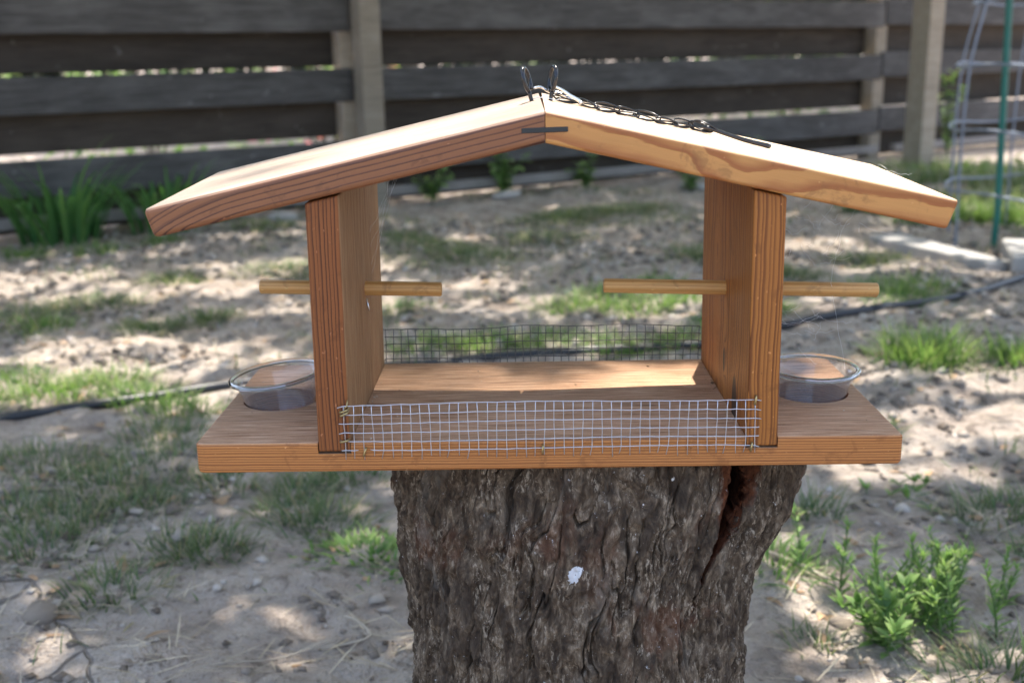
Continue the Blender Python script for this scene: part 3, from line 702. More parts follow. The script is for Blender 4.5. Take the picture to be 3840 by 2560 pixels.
shade = [(-.81,.99,.09),(-.63,.96,.11),(-.65,.86,.09),(-.66,.74,.08),(-.68,.66,.07),(-.47,.645,.055),(-.43,.65,.05),(-.525,.545,.055),(-.48,.90,.06),(-.34,.78,.065),(-.30,.73,.06),(-.295,.91,.06),(-.76,.78,.06),(-.65,1.12,.07),(-.57,.80,.05),(-.36,.86,.05)]
for (x, y, r) in shade: tuft(x, y, r, .05, int(3600*r), 'grass', ('broad' if r > .075 else 'middling' if r > .055 else 'small')+' low dark green grass tuft in bare dirt between hose and stump', 'grass tufts between stump and hose', .85, .0022)
tuft(-.225, .655, .075, .030, 330, 'weed', 'low pale green clover like ground cover patch against the stump', None, 1.0, .005, 'ground cover', 'ground_cover')
midd = [(-1.37,2.10,.15),(-1.18,2.22,.14),(-.83,2.04,.07),(-.75,2.64,.14),(-.32,3.06,.17),(-.20,2.86,.17),(.06,3.21,.15),(.12,3.6,.18),(.42,3.9,.2),(.20,3.75,.16),(-.95,1.95,.08),(-1.07,2.56,.09),(-.35,2.12,.06),(.55,2.78,.1),(.74,2.42,.1),(1.04,2.63,.10),(-1.0,3.47,.12),(-.45,3.3,.08)]
for (x, y, r) in midd: tuft(x, y, r, .055, int(3600*r), 'grass', ('wide' if r > .135 else 'small')+' loose green grass tuft in bare dirt '+('close to the fence' if y > 3.15 else 'midway between hose and fence'), 'grass tufts between hose and fence', .9, .0036)
sunny = [(-1.05,1.48,.10),(-.94,1.42,.09),(-.88,1.50,.08),(-.77,1.36,.08),(-.66,1.27,.06),(-1.22,1.97,.07),(.19,2.17,.09),(.27,2.07,.10),(.39,2.11,.10),(.10,2.08,.08),(-.22,1.72,.08),(-.10,1.75,.09),(.02,1.77,.08),(.20,1.70,.09),(.32,1.74,.08),(.46,1.83,.08),(1.0,2.2,.13),(.95,2.05,.1),(-1.12,1.36,.08),(.58,1.95,.07),(.34,2.3,.08),(.46,1.06,.06),(.55,1.10,.06)]
for (x, y, r) in sunny: tuft(x, y, r, .062, int(2600*r), 'lush', 'yellow green grass tuft growing close along the black hose '+('on the tilted cup side' if x < -.5 else 'behind the wire mesh' if x < .43 and y < 1.85 else 'just behind the feeder' if x < .43 else 'on the level cup side'), 'grass tufts along the hose', .8, .0034)
tuft(.815, 1.50, .085, .095, 420, 'lush', 'tall bright green grass clump alone in open dirt between cup and hose', None, .6, .0042)
tuft(1.02, 1.50, .07, .085, 260, 'lush', 'bright green grass clump in open dirt close to the flat grey stone', None, .6, .0042)
for (x, y, r) in [(.66,.77,.07),(.49,.355,.07),(.68,.62,.06),(.39,.76,.035)]: tuft(x, y, r, .065, int(3000*r), 'grass', 'dull green grass tuft in dirt beside the leafy weed', 'grass tufts round the leafy weed', .85, .0024)
tuft(.312, .427, .028, .035, 70, 'grass', 'tiny sparse grass tuft in the sunlit dirt by the stump', None, .7, .002)
tuft(.30, .61, .06, .055, 200, 'weed', 'low weedy grass patch hugging the foot of the stump', None, .9, .003)

# short sparse turf and straw: nobody could count them
def scatter(n, xr, yr, fn, seed):
    r = np.random.default_rng(seed); x = r.uniform(*xr, n); y = r.uniform(*yr, n); k = r.random(n) < fn(x, y); return x[k], y[k]
dens = lambda x, y: np.clip((fbm(x*2.2, y*2.2, 0, 3, 7)-.47)*4, 0, 1)*np.clip((fbm(x*9, y*9, 0, 3, 17)-.40)*4, 0, 1)
x, y = scatter(70000, (-2.3, 2.6), (.22, 4.6), dens, 2); n = len(x)
o = blades(n, x, y, RNG.uniform(.015, .05, n), RNG.uniform(.0016, .003, n)*(1+y*.2), RNG.uniform(.2, 1.3, n), RNG.uniform(0, 6.3, n), M['grass'], 'grass', seg=2)
o['kind'] = 'stuff'; tag(o, 'thin short grass scattered over the bare dirt', 'grass')
dens2 = lambda x, y: np.clip((fbm(x*2.7, y*2.7, 0, 3, 27)-.36)*3, 0.06, 1)
x, y = scatter(22000, (-2.2, 2.4), (.2, 3.6), dens2, 4); n = len(x)
o = blades(n, x, y, RNG.uniform(.02, .075, n), RNG.uniform(.001, .0024, n)*(1+y*.15), RNG.uniform(1.25, 1.5, n), RNG.uniform(0, 6.3, n), M['straw'], 'straw', seg=2, curve=.12, z0=gh(x, y)+.004)
o['kind'] = 'stuff'; tag(o, 'dry straw and dead grass stems strewn over the dirt', 'straw')
x, y = scatter(4500, (-2.2, 2.4), (.2, 4.4), lambda x, y: .2+0*x+dens2(x, y)*.6, 6); n = len(x)
o = blades(n, x, y, RNG.uniform(.012, .035, n), RNG.uniform(.006, .016, n), RNG.uniform(1.1, 1.6, n), RNG.uniform(0, 6.3, n), M['litter'], 'leaf_litter', seg=3, curve=.5, z0=gh(x, y)+.003)
o['kind'] = 'stuff'; tag(o, 'brown crumbled leaf litter on the dirt', 'leaf litter')

def crumbs(n, seed):
    x, y = scatter(n, (-1.9, 2.1), (.2, 3.6), lambda x, y: np.clip((fbm(x*3.3, y*3.3, 0, 3, 47)-.30)*2.4, .05, 1)/(1+.35*y), seed); n = len(x); r = np.random.default_rng(seed)
    sz = r.lognormal(-5.35, .5, n)*(1+.25*y); sz = np.clip(sz, .0018, .016)
    D = np.array([(1,0,0),(-1,0,0),(0,1,0),(0,-1,0),(0,0,1),(0,0,-1)], float); T = np.array([(0,2,4),(2,1,4),(1,3,4),(3,0,4),(2,0,5),(1,2,5),(3,1,5),(0,3,5)])
    a = r.uniform(0, 6.3, n); J = D[None]*(1+r.uniform(-.35, .35, (n, 6, 3)))+r.uniform(-.25, .25, (n, 6, 3)); J[..., 2] *= .65
    X2 = J[..., 0]*np.cos(a)[:, None]-J[..., 1]*np.sin(a)[:, None]; Y2 = J[..., 0]*np.sin(a)[:, None]+J[..., 1]*np.cos(a)[:, None]
    V = np.stack((X2, Y2, J[..., 2]), -1)*sz[:, None, None]+np.stack((x, y, gh(x, y)+sz*.25), -1)[:, None]
    F = (T[None]+6*np.arange(n)[:, None, None]).reshape(-1, 3)
    o = mesh_np('dirt_crumbs', V.reshape(-1, 3), F, M['crumb'], None, False, {'rnd': np.repeat(r.random(n), 6), 'hgt': np.zeros(n*6)}); o['kind'] = 'stuff'; tag(o, 'loose crumbs and grit of dry soil strewn over the ground', 'soil')
M['crumb'] = blade_mat('soil_crumb', [(0,(.11,.085,.065)), (.45,(.24,.20,.165)), (.8,(.38,.33,.28)), (1,(.48,.43,.38))], 0.0, .9)
crumbs(42000, 77)
# twigs, pebbles, clods
def twig(P, r, label):
    P = [Vector((x, y, GZ(x, y)+h)) for x, y, h in P]; o0 = P[0].copy(); P = spline([p-o0 for p in P], 4)
    o = tube('twig', P, r, M['straw_solid'], None, 6); o.location = o0; return tag(o, label, 'twig')
M['straw_solid'] = simple('dry_stem', (.40,.34,.27), .7)
twig([(-.232,.478,.006),(-.215,.462,.010),(-.196,.436,.006),(-.205,.424,.004),(-.25,.424,.004)], .0019, 'bent bleached twig lying on dirt beside the stump')
twig([(-.42,.345,.004),(-.36,.372,.006),(-.30,.402,.006),(-.235,.43,.006)], .0010, 'long thin dry stem lying across the dirt by the bent twig')
twig([(.52,.44,.004),(.56,.41,.008),(.585,.375,.005)], .0022, 'short dry stem lying on dirt beyond the leafy weed')
twig([(.30,.635,.006),(.335,.60,.008),(.36,.565,.006)], .003, 'grey twig lying between the stump and the leafy weed')
def rock(name, x, y, s, mat, label, cat, group=None, flat=.6, seed=0):
    bm = bmesh.new(); bmesh.ops.create_icosphere(bm, subdivisions=2, radius=1)
    rr = random.Random(seed)
    ph = [rr.uniform(0, 6) for _ in range(6)]
    for v in bm.verts:
        p = v.co.copy(); k = 1+.18*math.sin(p.x*2.3+ph[0])+.16*math.sin(p.y*2.9+ph[1])+.14*math.sin(p.z*3.1+ph[2]+p.x*2)
        v.co = Vector((p.x*k*s*(1+.3*math.sin(ph[3])), p.y*k*s, p.z*k*s*flat))
    o = obj_bm(name, bm, M[mat], None, True); o.location = (x, y, GZ(x, y)+s*flat*.35); o.rotation_euler.z = ph[4]; return tag(o, label, cat, group)
rk = random.Random(9)
for i in range(16):
    x, y = rk.uniform(-.9, 1.0), rk.uniform(.3, 1.5)
    rock('pebble', x, y, rk.uniform(.003, .008), 'pebble', 'small pale pebble lying on the bare dirt near the stump', 'pebble', 'pebbles on the dirt', .6, i)
for i in range(34):
    x, y = rk.uniform(-1.3, 1.4), rk.uniform(.35, 3.2)
    rock('dirt_clod', x, y, rk.uniform(.008, .02), 'clod', 'dark crumbly clod of dirt lying loose on the ground', 'dirt clod', 'clods on the dirt', .55, 100+i)
rock('stone', -1.0, 3.80, .055, 'pebble', 'pale rounded stone lying on dirt near the fence foot', 'stone', None, .5, 301)
rock('stone', 1.30, 1.96, .075, 'slab', 'flat grey stone half sunk beside the black hose', 'stone', None, .35, 305)
for i, (x, y) in enumerate(((-.10, 4.30), (.80, 4.55))): rock('stone', x, y, .05+.01*i, 'pebble', ('tan stone at the kickboard in fence shade', 'pale flat stone in fence shade behind the golden side panel')[i], 'stone', None, .4, 310+i)

# paving slabs by the cage
def slab(P, h, label):
    c = Vector((sum(p[0] for p in P)/4, sum(p[1] for p in P)/4, 0)); bm = bmesh.new()
    lo = [bm.verts.new((p[0]-c.x, p[1]-c.y, -.03)) for p in P]; hi = [bm.verts.new((p[0]-c.x, p[1]-c.y, h+.004*math.sin(i*2.1))) for i, p in enumerate(P)]
    bm.faces.new(lo[::-1]); bm.faces.new(hi)
    for i in range(4): bm.faces.new((lo[i], lo[(i+1)%4], hi[(i+1)%4], hi[i]))
    o = obj_bm('paving_slab', bm, M['slab'], None); bevel(o, .008, 3); o.location = c; return tag(o, label, 'paving slab', None)
slab([(1.15,2.98),(1.335,2.46),(1.43,2.50),(1.27,3.03)], .028, 'narrow concrete slab edging lying flat on the dirt before the wire cage')
slab([(1.40,2.45),(1.72,2.38),(1.86,2.66),(1.50,2.76)], .050, 'thicker concrete slab standing proud beside the green stake')

# drip hose ------------------------------------------------------------
HP = [(-1.9,.85),(-1.35,1.06),(-.99,1.232),(-.80,1.34),(-.606,1.445),(-.302,1.579),(-.136,1.64),(.077,1.671),(.303,1.692),(.41,1.705),(.589,1.787),(.829,1.913),(1.101,2.069),(1.39,2.339),(1.7,2.62),(2.2,2.9)]
P = spline([(x, y, 0) for x, y in HP], 10); hz_ = gh(np.array([p.x for p in P]), np.array([p.y for p in P])); hz_ = np.convolve(np.pad(hz_, 6, 'edge'), np.ones(13)/13, 'valid')
P = [Vector((p.x, p.y, hz_[i]+.011+.006*math.sin(p.x*3.1+1)-.012*math.exp(-((p.x-.0)/.35)**4))) for i, p in enumerate(P)]; o0 = P[0].copy()
hs = thing('drip_hose', 'long black irrigation hose winding over the dirt behind the stump', 'hose', o0)
tube('pipe', [p-o0 for p in P], .0100, M['hose'], hs, 14)
for q in (.735, .80):
    i = int(q*len(P)); tube('coupling', [P[i+k]-o0 for k in range(0, 3)], .0122, M['hose'], hs, 14)

# ------------------------------------------------------------------ wire cage and stake
cage = thing('wire_cage', 'galvanised wire plant cage standing on the ground by the slabs', 'plant cage', (1.80, 2.95, 0))
def cr(z): return np.interp(z, [0, .2, .4, .6, .8, 1.1], [.385, .392, .394, .385, .345, .30])
for z in (.18, .378, .578, .775, .98):
    r = cr(z); tube('hoop', [(r*math.cos(2*math.pi*k/40), r*math.sin(2*math.pi*k/40), z+.006*math.sin(k*.9)) for k in range(40)], .0042, M['cage'], cage, 8, closed=True)
for k in range(8):
    a = math.pi+.10+k*2*math.pi/8; tube('upright', spline([(cr(z)*math.cos(a), cr(z)*math.sin(a), z) for z in (-.08, .1, .2, .4, .6, .8, 1.05)], 3), .0042, M['cage'], cage, 8)
st = tube('green_stake', [(1.545, 2.93, -.2), (1.545+.006, 2.925, .1), (1.513, 2.90, .80), (1.49, 2.88, 1.3)], .0105, M['green_paint'], None, 12)
tag(st, 'slim green coated garden stake leaning by the wire cage', 'stake')

# ------------------------------------------------------------------ plants
def leaf_arr(base, d, ln, wd, rnd, acc):
    """flat pointed leaf with a fold"""
    d = Vector(d).normalized(); sd = d.cross(Vector((0,0,1))); sd = sd.normalized() if sd.length > 1e-4 else Vector((1,0,0)); up = sd.cross(d)
    V, F, Rr, Hh = acc; b = len(V)
    base = Vector(base)
    V += [base, base+d*ln*.33+sd*wd*.5+up*ln*.04, base+d*ln*.33-sd*wd*.5+up*ln*.04, base+d*ln*.4+up*ln*.0, base+d*ln*.72+sd*wd*.36, base+d*ln*.72-sd*wd*.36, base+d*ln*.75-up*ln*.03, base+d*ln-up*ln*.10]
    F += [(b,b+3,b+1),(b,b+2,b+3),(b+1,b+3,b+6),(b+1,b+6,b+4),(b+3,b+2,b+5),(b+3,b+5,b+6),(b+4,b+6,b+7),(b+6,b+5,b+7)]
    Rr += [rnd]*8; Hh += [0,.3,.3,.3,.7,.7,.7,1]
def acc_obj(name, acc, mat, parent): return mesh_np(name, [tuple(v) for v in acc[0]], acc[1], mat, parent, True, {'rnd': acc[2], 'hgt': acc[3]})
rp_ = random.Random(21)
def weed(loc, stems, label, cat='weed', name='leafy_weed', narrow=True, group=None, mat='weed'):
    x0, y0 = loc; root = thing(name, label, cat, (x0, y0, GZ(x0, y0)), group)
    acc = ([], [], [], [])
    for (dx, dy, h, lx, ly) in stems:
        P = spline([(dx, dy, -.004), (dx+lx*.2, dy+ly*.2, h*.35), (dx+lx*.6, dy+ly*.6, h*.7), (dx+lx, dy+ly, h)], 4)
        tube('stem', P, [.0016*(1-.6*i/len(P)) for i in range(len(P))], M['stem'], root, 6)
        n = int(h/.0065)
        for k in range(n):
            t = .12+.88*k/max(1, n-1); p = P[min(len(P)-1, int(t*(len(P)-1)))]
            for w in range(4 if t < .93 else 7):
                a = rp_.uniform(0, 6.3); el = rp_.uniform(.0, .8)+.5*t
                ln = rp_.uniform(.010, .028)*(1.1-.5*t) if narrow else rp_.uniform(.012, .026)
                leaf_arr(p, (math.cos(a)*math.cos(el), math.sin(a)*math.cos(el), math.sin(el)), ln, ln*(.20 if narrow else .38), min(1, rp_.random()*(.75 if narrow else .8)+(.3*t if narrow else 0)), acc)
    acc_obj('leaves', acc, M[mat], root); return root
M['stem'] = simple('green_stem', (.10,.17,.05), .5)
stems = [(rp_.gauss(.035, .035), rp_.gauss(.045, .03), rp_.uniform(.04, .10), rp_.gauss(0, .026), rp_.gauss(0, .02)) for _ in range(30)]
weed((.405, .45), stems, 'bushy bright green weed with many narrow leaves growing by the stump')
weed((.385, .432), [(rp_.gauss(0, .016), rp_.gauss(0, .012), rp_.uniform(.025, .06), rp_.gauss(-.008, .022), rp_.gauss(0, .018)) for _ in range(6)], 'short broad leaved weed in front of the bushy narrow leaved weed', narrow=False)
weed((.335, .60), [(0, 0, .085, -.012, 0)], 'single slender weed stem with a tufted tip close to the stump')
weed((.545, .50), [(0, 0, .075, .006, 0), (.012, .01, .045, .01, 0)], 'small upright weed growing apart beyond the bushy weed')
weed((.56, .86), [(rp_.gauss(0, .03), rp_.gauss(0, .02), rp_.uniform(.008, .018), rp_.gauss(0, .02), 0) for _ in range(7)], 'low spreading pale green weed beyond the bushy weed', narrow=False, name='spreading_weed')
weed((.335, .95), [(rp_.gauss(0, .02), rp_.gauss(0, .02), rp_.uniform(.01, .03), rp_.gauss(0, .02), 0) for _ in range(5)], 'bright leafy weed growing right behind the base board end', narrow=False, name='spreading_weed')
# strap leaved clump at the fence
def strap_clump(x, y, n, h, rad, label, group=None, spread=.55):
    root = thing('strap_leaf_plant', label, 'plant', (x, y, GZ(x, y)), group)
    for i in range(n):
        a = RNG.uniform(0, 6.3); r = rad*math.sqrt(RNG.random())
        blades(1, r*math.cos(a), r*math.sin(a), h*RNG.uniform(.7, 1.25), RNG.uniform(.014, .024), abs(RNG.normal(.18, .12)), a+RNG.normal(0, .5), M['strap'], 'leaf', root, seg=7, curve=spread*RNG.uniform(.6, 1.6)*2, z0=0.0)
    return root
strap_clump(-1.74, 3.36, 80, .38, .15, 'dense dark green strap leaved clump growing at the fence foot')
strap_clump(-1.42, 3.54, 50, .32, .13, 'looser dark green strap leaved clump next to the dense one at the fence')
def fence_weed(x, y, n, h, label, pale=False):
    root = thing('fence_weed', label, 'weed', (x, y, GZ(x, y))); acc = ([], [], [], [])
    for i in range(n):
        a = rp_.uniform(0, 6.3); l = rp_.uniform(.02, .10); top = (l*math.cos(a), l*math.sin(a), h*rp_.uniform(.5, 1.1))
        P = spline([(0, 0, 0), (top[0]*.3, top[1]*.3, top[2]*.5), top], 4); tube('stem', P, .002, M['stem'], root, 5)
        for p in P[2:]:
            for w in range(3):
                b = rp_.uniform(0, 6.3); ln = rp_.uniform(.03, .06); leaf_arr(p, (math.cos(b), math.sin(b), rp_.uniform(-.3, .8)), ln, ln*.5, rp_.random(), acc)
    acc_obj('leaves', acc, M['pale_leaf' if pale else 'weed'], root)
fence_weed(-.10, 4.42, 9, .22, 'bright green broad leaved weed at the kickboard behind the feeder')
fence_weed(-.42, 4.22, 6, .17, 'leafy green weed at the kickboard near the pale post')
fence_weed(.30, 4.64, 6, .15, 'small dark green weed at the kickboard under the roof ridge')
fence_weed(.78, 4.50, 6, .15, 'green weed standing in dirt before the kickboard')
fence_weed(2.45, 5.75, 7, .48, 'tall green weed against the fence behind the wire cage')
fence_weed(1.20, 5.22, 6, .16, 'low green weed at the fence foot behind the roof plank end')
fence_weed(1.74, 3.02, 8, .36, 'pale yellow green leafy plant inside the wire cage', True)
fence_weed(-1.25, 3.82, 7, .20, 'yellow green broad leaved weed beside the strap leaved clumps', True)
for i, (x, y, r, h) in enumerate([(2.5,4.9,.3,.12),(2.2,5.2,.3,.10),(1.85,3.45,.16,.12),(1.60,3.50,.16,.11),(2.05,3.9,.2,.12),(1.75,3.95,.2,.10),(1.45,3.75,.15,.09),(2.3,4.4,.25,.13),(1.95,4.7,.25,.1)]):
    tuft(x, y, r, h, 520, 'lush' if i < 4 else 'grass', 'rough yellow green grass tuft behind the wire cage', 'grass tufts behind the cage', .7, .006)
for (x, y, r, h) in [(-1.75,3.06,.07,.06),(-1.52,3.12,.09,.06),(-1.35,3.3,.07,.05)]:
    tuft(x, y, r, h, 170, 'lush', 'small green grass tuft in dirt before the strap leaved clump', 'grass tufts before the strap leaves', .7, .004)
# shrubs beyond the fence, seen through its gaps
def shrub(x, y, h, rad, label, mat='weed', n=900, fl=0):
    root = thing('shrub', label, 'shrub', (x, y, 0), 'shrubs beyond the fence')
    for k in range(6):
        a = k*1.05+rp_.random(); tube('stem', spline([(0,0,-.05), (rad*.3*math.cos(a), rad*.3*math.sin(a), h*.4), (rad*.7*math.cos(a), rad*.7*math.sin(a), h*.8)], 4), .008, M['treebark'], root, 6)
    acc = ([], [], [], []); ac2 = ([], [], [], [])
    for i in range(n):
        a = rp_.uniform(0, 6.3); u = rp_.random()**.5; z = rp_.uniform(.02, 1); p = (rad*u*math.cos(a)*(1.1-.5*abs(z-.5)), rad*u*math.sin(a)*(1.1-.5*abs(z-.5)), h*z)
        b = rp_.uniform(0, 6.3); ln = rp_.uniform(.05, .09)*max(1, rad*1.7); leaf_arr(p, (math.cos(b), math.sin(b), rp_.uniform(-.5, .8)), ln, ln*.5, rp_.random(), ac2 if rp_.random() < fl else acc)
    acc_obj('foliage', acc, M[mat], root)
    if ac2[0]: acc_obj('flowers', ac2, M['flower'], root)
shrub(-2.3, 6.2, 1.3, .8, 'green leafy shrub glimpsed through gaps in the fence', 'weed'); shrub(-.6, 7.6, 1.1, .9, 'green leafy shrub glimpsed through gaps in the fence', 'lush'); shrub(2.2, 8.6, 1.2, .9, 'green leafy shrub glimpsed through gaps in the fence', 'lush'); shrub(-1.2, 6.0, .75, .5, 'pink flowering shrub glimpsed through gaps in the fence', 'weed', 600, .35)

# ------------------------------------------------------------------ cobwebs
def cobweb(pts_list, label, loc, r=.00006):
    V = []; F = []; L = Vector(loc)
    for P in pts_list:
        v, f = tube_vf([Vector(p)-L for p in P], r, 4); b = len(V); V += v; F += [tuple(i+b for i in q) for q in f]
    me = bpy.data.meshes.new('cobweb'); me.from_pydata([tuple(v) for v in V], [], [tuple(dict.fromkeys(f)) for f in F]); me.materials.append(M['silk'])
    o = link(bpy.data.objects.new('cobweb', me)); o.location = loc; return tag(o, label, 'cobweb')
rw = random.Random(5)
def strand(a, b, sag, n=10, j=.0008):
    a, b = Vector(a), Vector(b); out = []
    for i in range(n+1):
        t = i/n; p = a.lerp(b, t); p.z -= sag*4*t*(1-t); out.append(p+Vector((rw.uniform(-j, j), rw.uniform(-j, j), rw.uniform(-j, j)))*(0 < i < n))
    return out
S = [strand((.205,.085,.485),(.222,.095,.417),.000,12,.0005), strand((.205,.085,.485),(.215,.10,.52),.001), strand((.215,.10,.52),(.245,.12,.565),.004,12,.001), strand((.245,.12,.565),(.262,.10,.560),.003)]
for _ in range(18):
    a = (rw.uniform(.165,.235), rw.uniform(.08,.12), rw.uniform(.485,.55)); S.append(strand(a, (a[0]+rw.uniform(-.02,.03), a[1]+rw.uniform(-.02,.02), a[2]+rw.uniform(-.015,.03)), rw.uniform(.001,.004), 8, .0012))
for _ in range(18):
    a = (rw.uniform(.152,.20), rw.uniform(.08,.11), rw.uniform(.43,.477)); S.append(strand(a, (a[0]+rw.uniform(.0,.03), a[1], a[2]+rw.uniform(-.015,.015)), rw.uniform(.0005,.003), 8, .001))
cobweb(S, 'fine white cobweb strung between perch, roof plank and level plastic cup', (.205,.085,.485))
S = [strand((-.128,.12,.50+rw.uniform(-.01,.03)), (-.105+rw.uniform(-.01,.012), .10, .565+rw.uniform(-.004,.004)), .002) for _ in range(5)]
cobweb(S, 'thin cobweb strands between dark side panel and striped roof plank', (-.128,.12,.50), .00004)

# ------------------------------------------------------------------ shade trees out of frame: their crowns cast the dappled light
SX, SY = SUN.x/SUN.z, SUN.y/SUN.z
LIT = [  # sunlit openings on the ground: x, y, rx, ry
 (-.05,-.09,.34,.17),(-1.25,2.45,.5,.16),(-1.6,2.65,.3,.12),(-.75,2.75,.35,.10),(-.95,1.72,.42,.16),(-.72,1.62,.35,.13),(-.45,2.15,.25,.10),(-.20,2.45,.20,.08),(-.02,2.25,.22,.08),(-.2,3.3,.10,.05),(.1,4.0,.1,.05),
 (-.9,1.42,.4,.12),(.2,2.1,.35,.12),(.1,1.74,.4,.06),(1.0,2.9,.25,.12),(1.1,2.5,.25,.10),(1.4,2.6,.3,.18),(.80,1.48,.18,.13),(1.05,1.35,.3,.12),(.85,1.15,.25,.10),(.50,1.05,.18,.09),(.62,.95,.12,.07),(.32,.55,.07,.12),(.33,.43,.08,.10),(.40,.33,.12,.06),(-.3,.40,.07,.04),(1.9,3.6,.5,.3),(-.36,.36,.08,.035),(-.60,.42,.06,.03),(.75,2.0,.2,.1),(-1.35,3.0,.2,.05),(-.95,3.3,.2,.04)]
def shade_map(x, y):
    s = np.full(np.shape(x), 1.0)
    wx = x+(fbm(x*5, y*5, 0, 3, 201)-.5)*.25; wy = y+(fbm(x*5, y*5, 3, 3, 203)-.5)*.18
    for (cx, cy, rx, ry) in LIT[1:]:
        s = np.minimum(s, .06+.94*np.clip((np.hypot((wx-cx)/(rx*1.12), (wy-cy)/(ry*1.12))-.82)/.4, 0, 1))
    cx, cy, rx, ry = LIT[0]; q = np.maximum(np.abs(x-cx)/rx, np.abs(y-cy)/ry)
    s = np.minimum(s, np.where(q < 1, 0, 1)); 
    fl = np.clip((fbm(x*6.5, y*6.5, 0, 3, 211)-.56)*9, 0, 1); s = s*(1-.55*fl)
    return s
def crown(tx, ty, name, label, xr, yr, n, seed, th, lim):
    r = np.random.default_rng(seed)
    x = r.uniform(*xr, n); y = r.uniform(*yr, n); z = 2.55+2.2*r.random(n)**1.3
    z = z+(fbm(x*.7, y*.7, 0, 2, seed)-.5)*.9
    gxp, gyp = x-SX*z, y-SY*z
    k = (r.random(n) < shade_map(gxp, gyp)) & (fbm(x*1.6, y*1.6, z*1.6, 2, seed+5) > .33)
    x, y, z = x[k], y[k], z[k]
    if seed == 41:      # extra leaves added high up, placed to soften the sun over the feeder
        m = 130; hx = r.uniform(-.75, -.04, m); hy = r.uniform(-.55, .40, m); hz = r.uniform(7.0, 9.0, m)
        m2 = 62; hx = np.concatenate((hx, r.uniform(-.34, .16, m2))); hy = np.concatenate((hy, r.uniform(.02, .17, m2))); hz = np.concatenate((hz, r.uniform(7.5, 9, m2)))  # more added leaves, aimed to shade the strip of feeder floor
        x = np.concatenate((x, hx+SX*hz)); y = np.concatenate((y, hy+SY*hz)); z = np.concatenate((z, hz))
    n = len(x)
    root = thing(name, label, 'tree', (tx, ty, GZ(tx, ty)))
    tube('trunk', spline([(0,0,-.1), (.03,.02,.8), (-.03,.05,1.7), (.02,.1,2.5), (0,.1,3.3)], 5), [.16*(1-.6*i/20) for i in range(21)], M['treebark'], root, 14)
    for (lx, ly, lz) in lim: tube('limb', spline([(0,.07,2.0), ((lx-tx)*.35,(ly-ty)*.35,2.65), (lx-tx,ly-ty,lz)], 6), [.07*(1-.85*i/12) for i in range(13)], M['treebark'], root, 8)
    if seed == 41: tube('limb', spline([(0,.1,3.0), (.7,.5,5.0), (1.9,1.2,7.2), (2.8,1.6,8.4)], 6), [.08*(1-.9*i/18) for i in range(19)], M['treebark'], root, 8)  # limb reaching up to the added high leaves
    # leaves: folded diamonds
    a = r.uniform(0, 6.283, n); el = r.normal(-.25, .45, n); L = r.uniform(.065, .12, n); W = L*r.uniform(.4, .55, n)
    d = np.stack((np.cos(a)*np.cos(el), np.sin(a)*np.cos(el), np.sin(el)), -1); sd = np.stack((-np.sin(a), np.cos(a), r.normal(0, .4, n)), -1)
    c = np.stack((x-tx, y-ty, z), -1); V = np.stack((c, c+d*(L*.45)[:,None]+sd*(W*.5)[:,None], c+d*L[:,None], c+d*(L*.45)[:,None]-sd*(W*.5)[:,None]), 1).reshape(-1, 3)
    F = np.arange(4*n).reshape(n, 4)
    mesh_np('crown', V, F, M['leafy'], root, False, {'rnd': np.repeat(r.random(n), 4), 'hgt': np.tile([0,.3,.5,.3], n)})
crown(-2.7, .9, 'shade_tree', 'broad leafy shade tree standing outside the view over the strap leaf side', (-2.7, .25), (-.5, 5.3), 46000, 41, 3, [(-1.4,2.2,3.3),(-.8,1.0,3.2),(-2.4,3.4,3.3),(-1.0,3.6,3.4),(-3.4,2.4,3.2)])
crown(3.3, 2.6, 'shade_tree', 'broad leafy shade tree standing outside the view over the wire cage side', (.25, 3.6), (-.5, 6.4), 66000, 43, 3, [(1.6,2.4,3.3),(.8,1.4,3.2),(2.2,4.0,3.3),(.9,3.8,3.4),(3.6,4.0,3.2)])

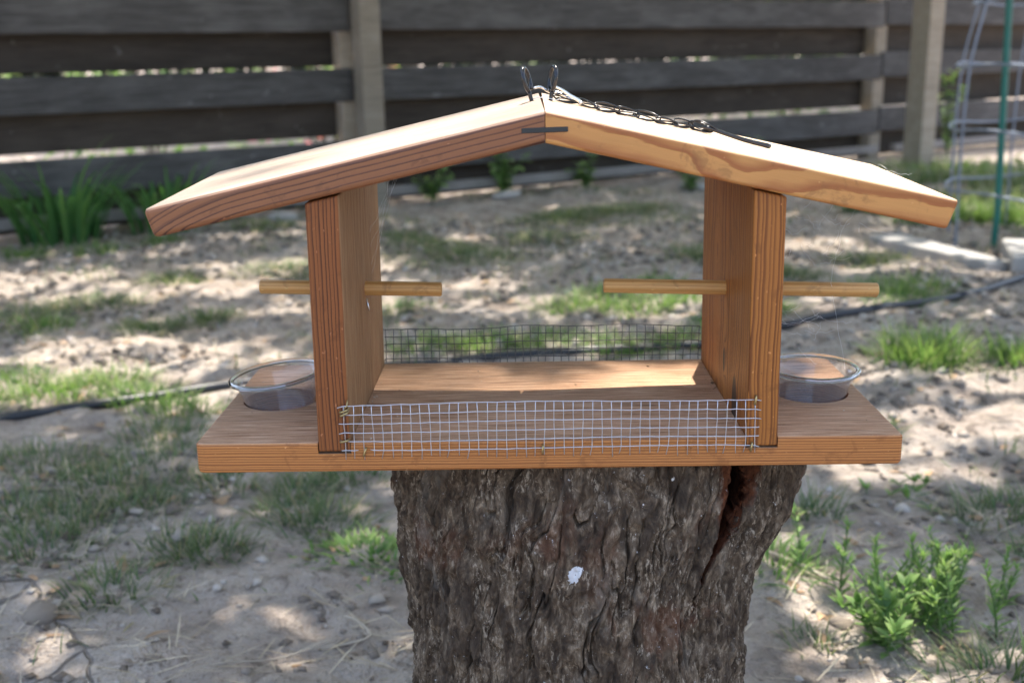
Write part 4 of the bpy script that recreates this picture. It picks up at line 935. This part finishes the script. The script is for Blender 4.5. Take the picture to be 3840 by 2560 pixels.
def far_tree(tx, ty, label, h0, h1, rad, n, seed):
    r = np.random.default_rng(seed); a = r.uniform(0, 6.283, n); u = np.sqrt(r.random(n)); q = r.random(n)
    pr = np.sin(np.pi*(.12+.8*q)); x = rad*u*pr*np.cos(a); y = rad*u*pr*np.sin(a); z = h0+(h1-h0)*q
    k = fbm(x*1.1+9, y*1.1, z*1.1, 2, seed) > .44; x, y, z = x[k], y[k], z[k]; n = len(x)
    root = thing('shade_tree', label, 'tree', (tx, ty, 0))
    tube('trunk', spline([(0,0,-.1), (.05,.02,1.0), (-.04,.05,2.2), (.02,.1,h1*.8)], 5), [.2*(1-.75*i/15) for i in range(16)], M['treebark'], root, 12)
    for i in range(7):
        b = i*.9; tube('limb', spline([(0,.05,h0*.75), (rad*.3*math.cos(b), rad*.3*math.sin(b), h0*1.05), (rad*.75*math.cos(b), rad*.75*math.sin(b), h0*1.05+(h1-h0)*.4)], 5), [.07*(1-.8*j/10) for j in range(11)], M['treebark'], root, 7)
    a = r.uniform(0, 6.283, n); el = r.normal(-.25, .45, n); L = r.uniform(.12, .2, n); W = L*r.uniform(.45, .6, n)
    d = np.stack((np.cos(a)*np.cos(el), np.sin(a)*np.cos(el), np.sin(el)), -1); sd = np.stack((-np.sin(a), np.cos(a), r.normal(0, .4, n)), -1)
    c = np.stack((x, y, z), -1); V = np.stack((c, c+d*(L*.45)[:,None]+sd*(W*.5)[:,None], c+d*L[:,None], c+d*(L*.45)[:,None]-sd*(W*.5)[:,None]), 1).reshape(-1, 3)
    mesh_np('crown', V, np.arange(4*n).reshape(n, 4), M['leafy'], root, False, {'rnd': np.repeat(r.random(n), 4), 'hgt': np.tile([0,.3,.5,.3], n)})
far_tree(-1.2, 10.2, 'leafy tree standing beyond the fence behind the strap leaved clump', 2.6, 5.5, 3.2, 15000, 71)
far_tree(4.6, 11.0, 'leafy tree standing beyond the fence behind the wire cage', 2.8, 6.0, 3.2, 15000, 73)

for i in range(9):
    x = -9.5+i*2.5; shrub(x, 14.0+.62*x*.5+rp_.uniform(-.6, .6), 2.3+rp_.uniform(-.3, .5), 1.7, 'dark hedge bush closing the view far beyond the fence', 'hedge', 4200)
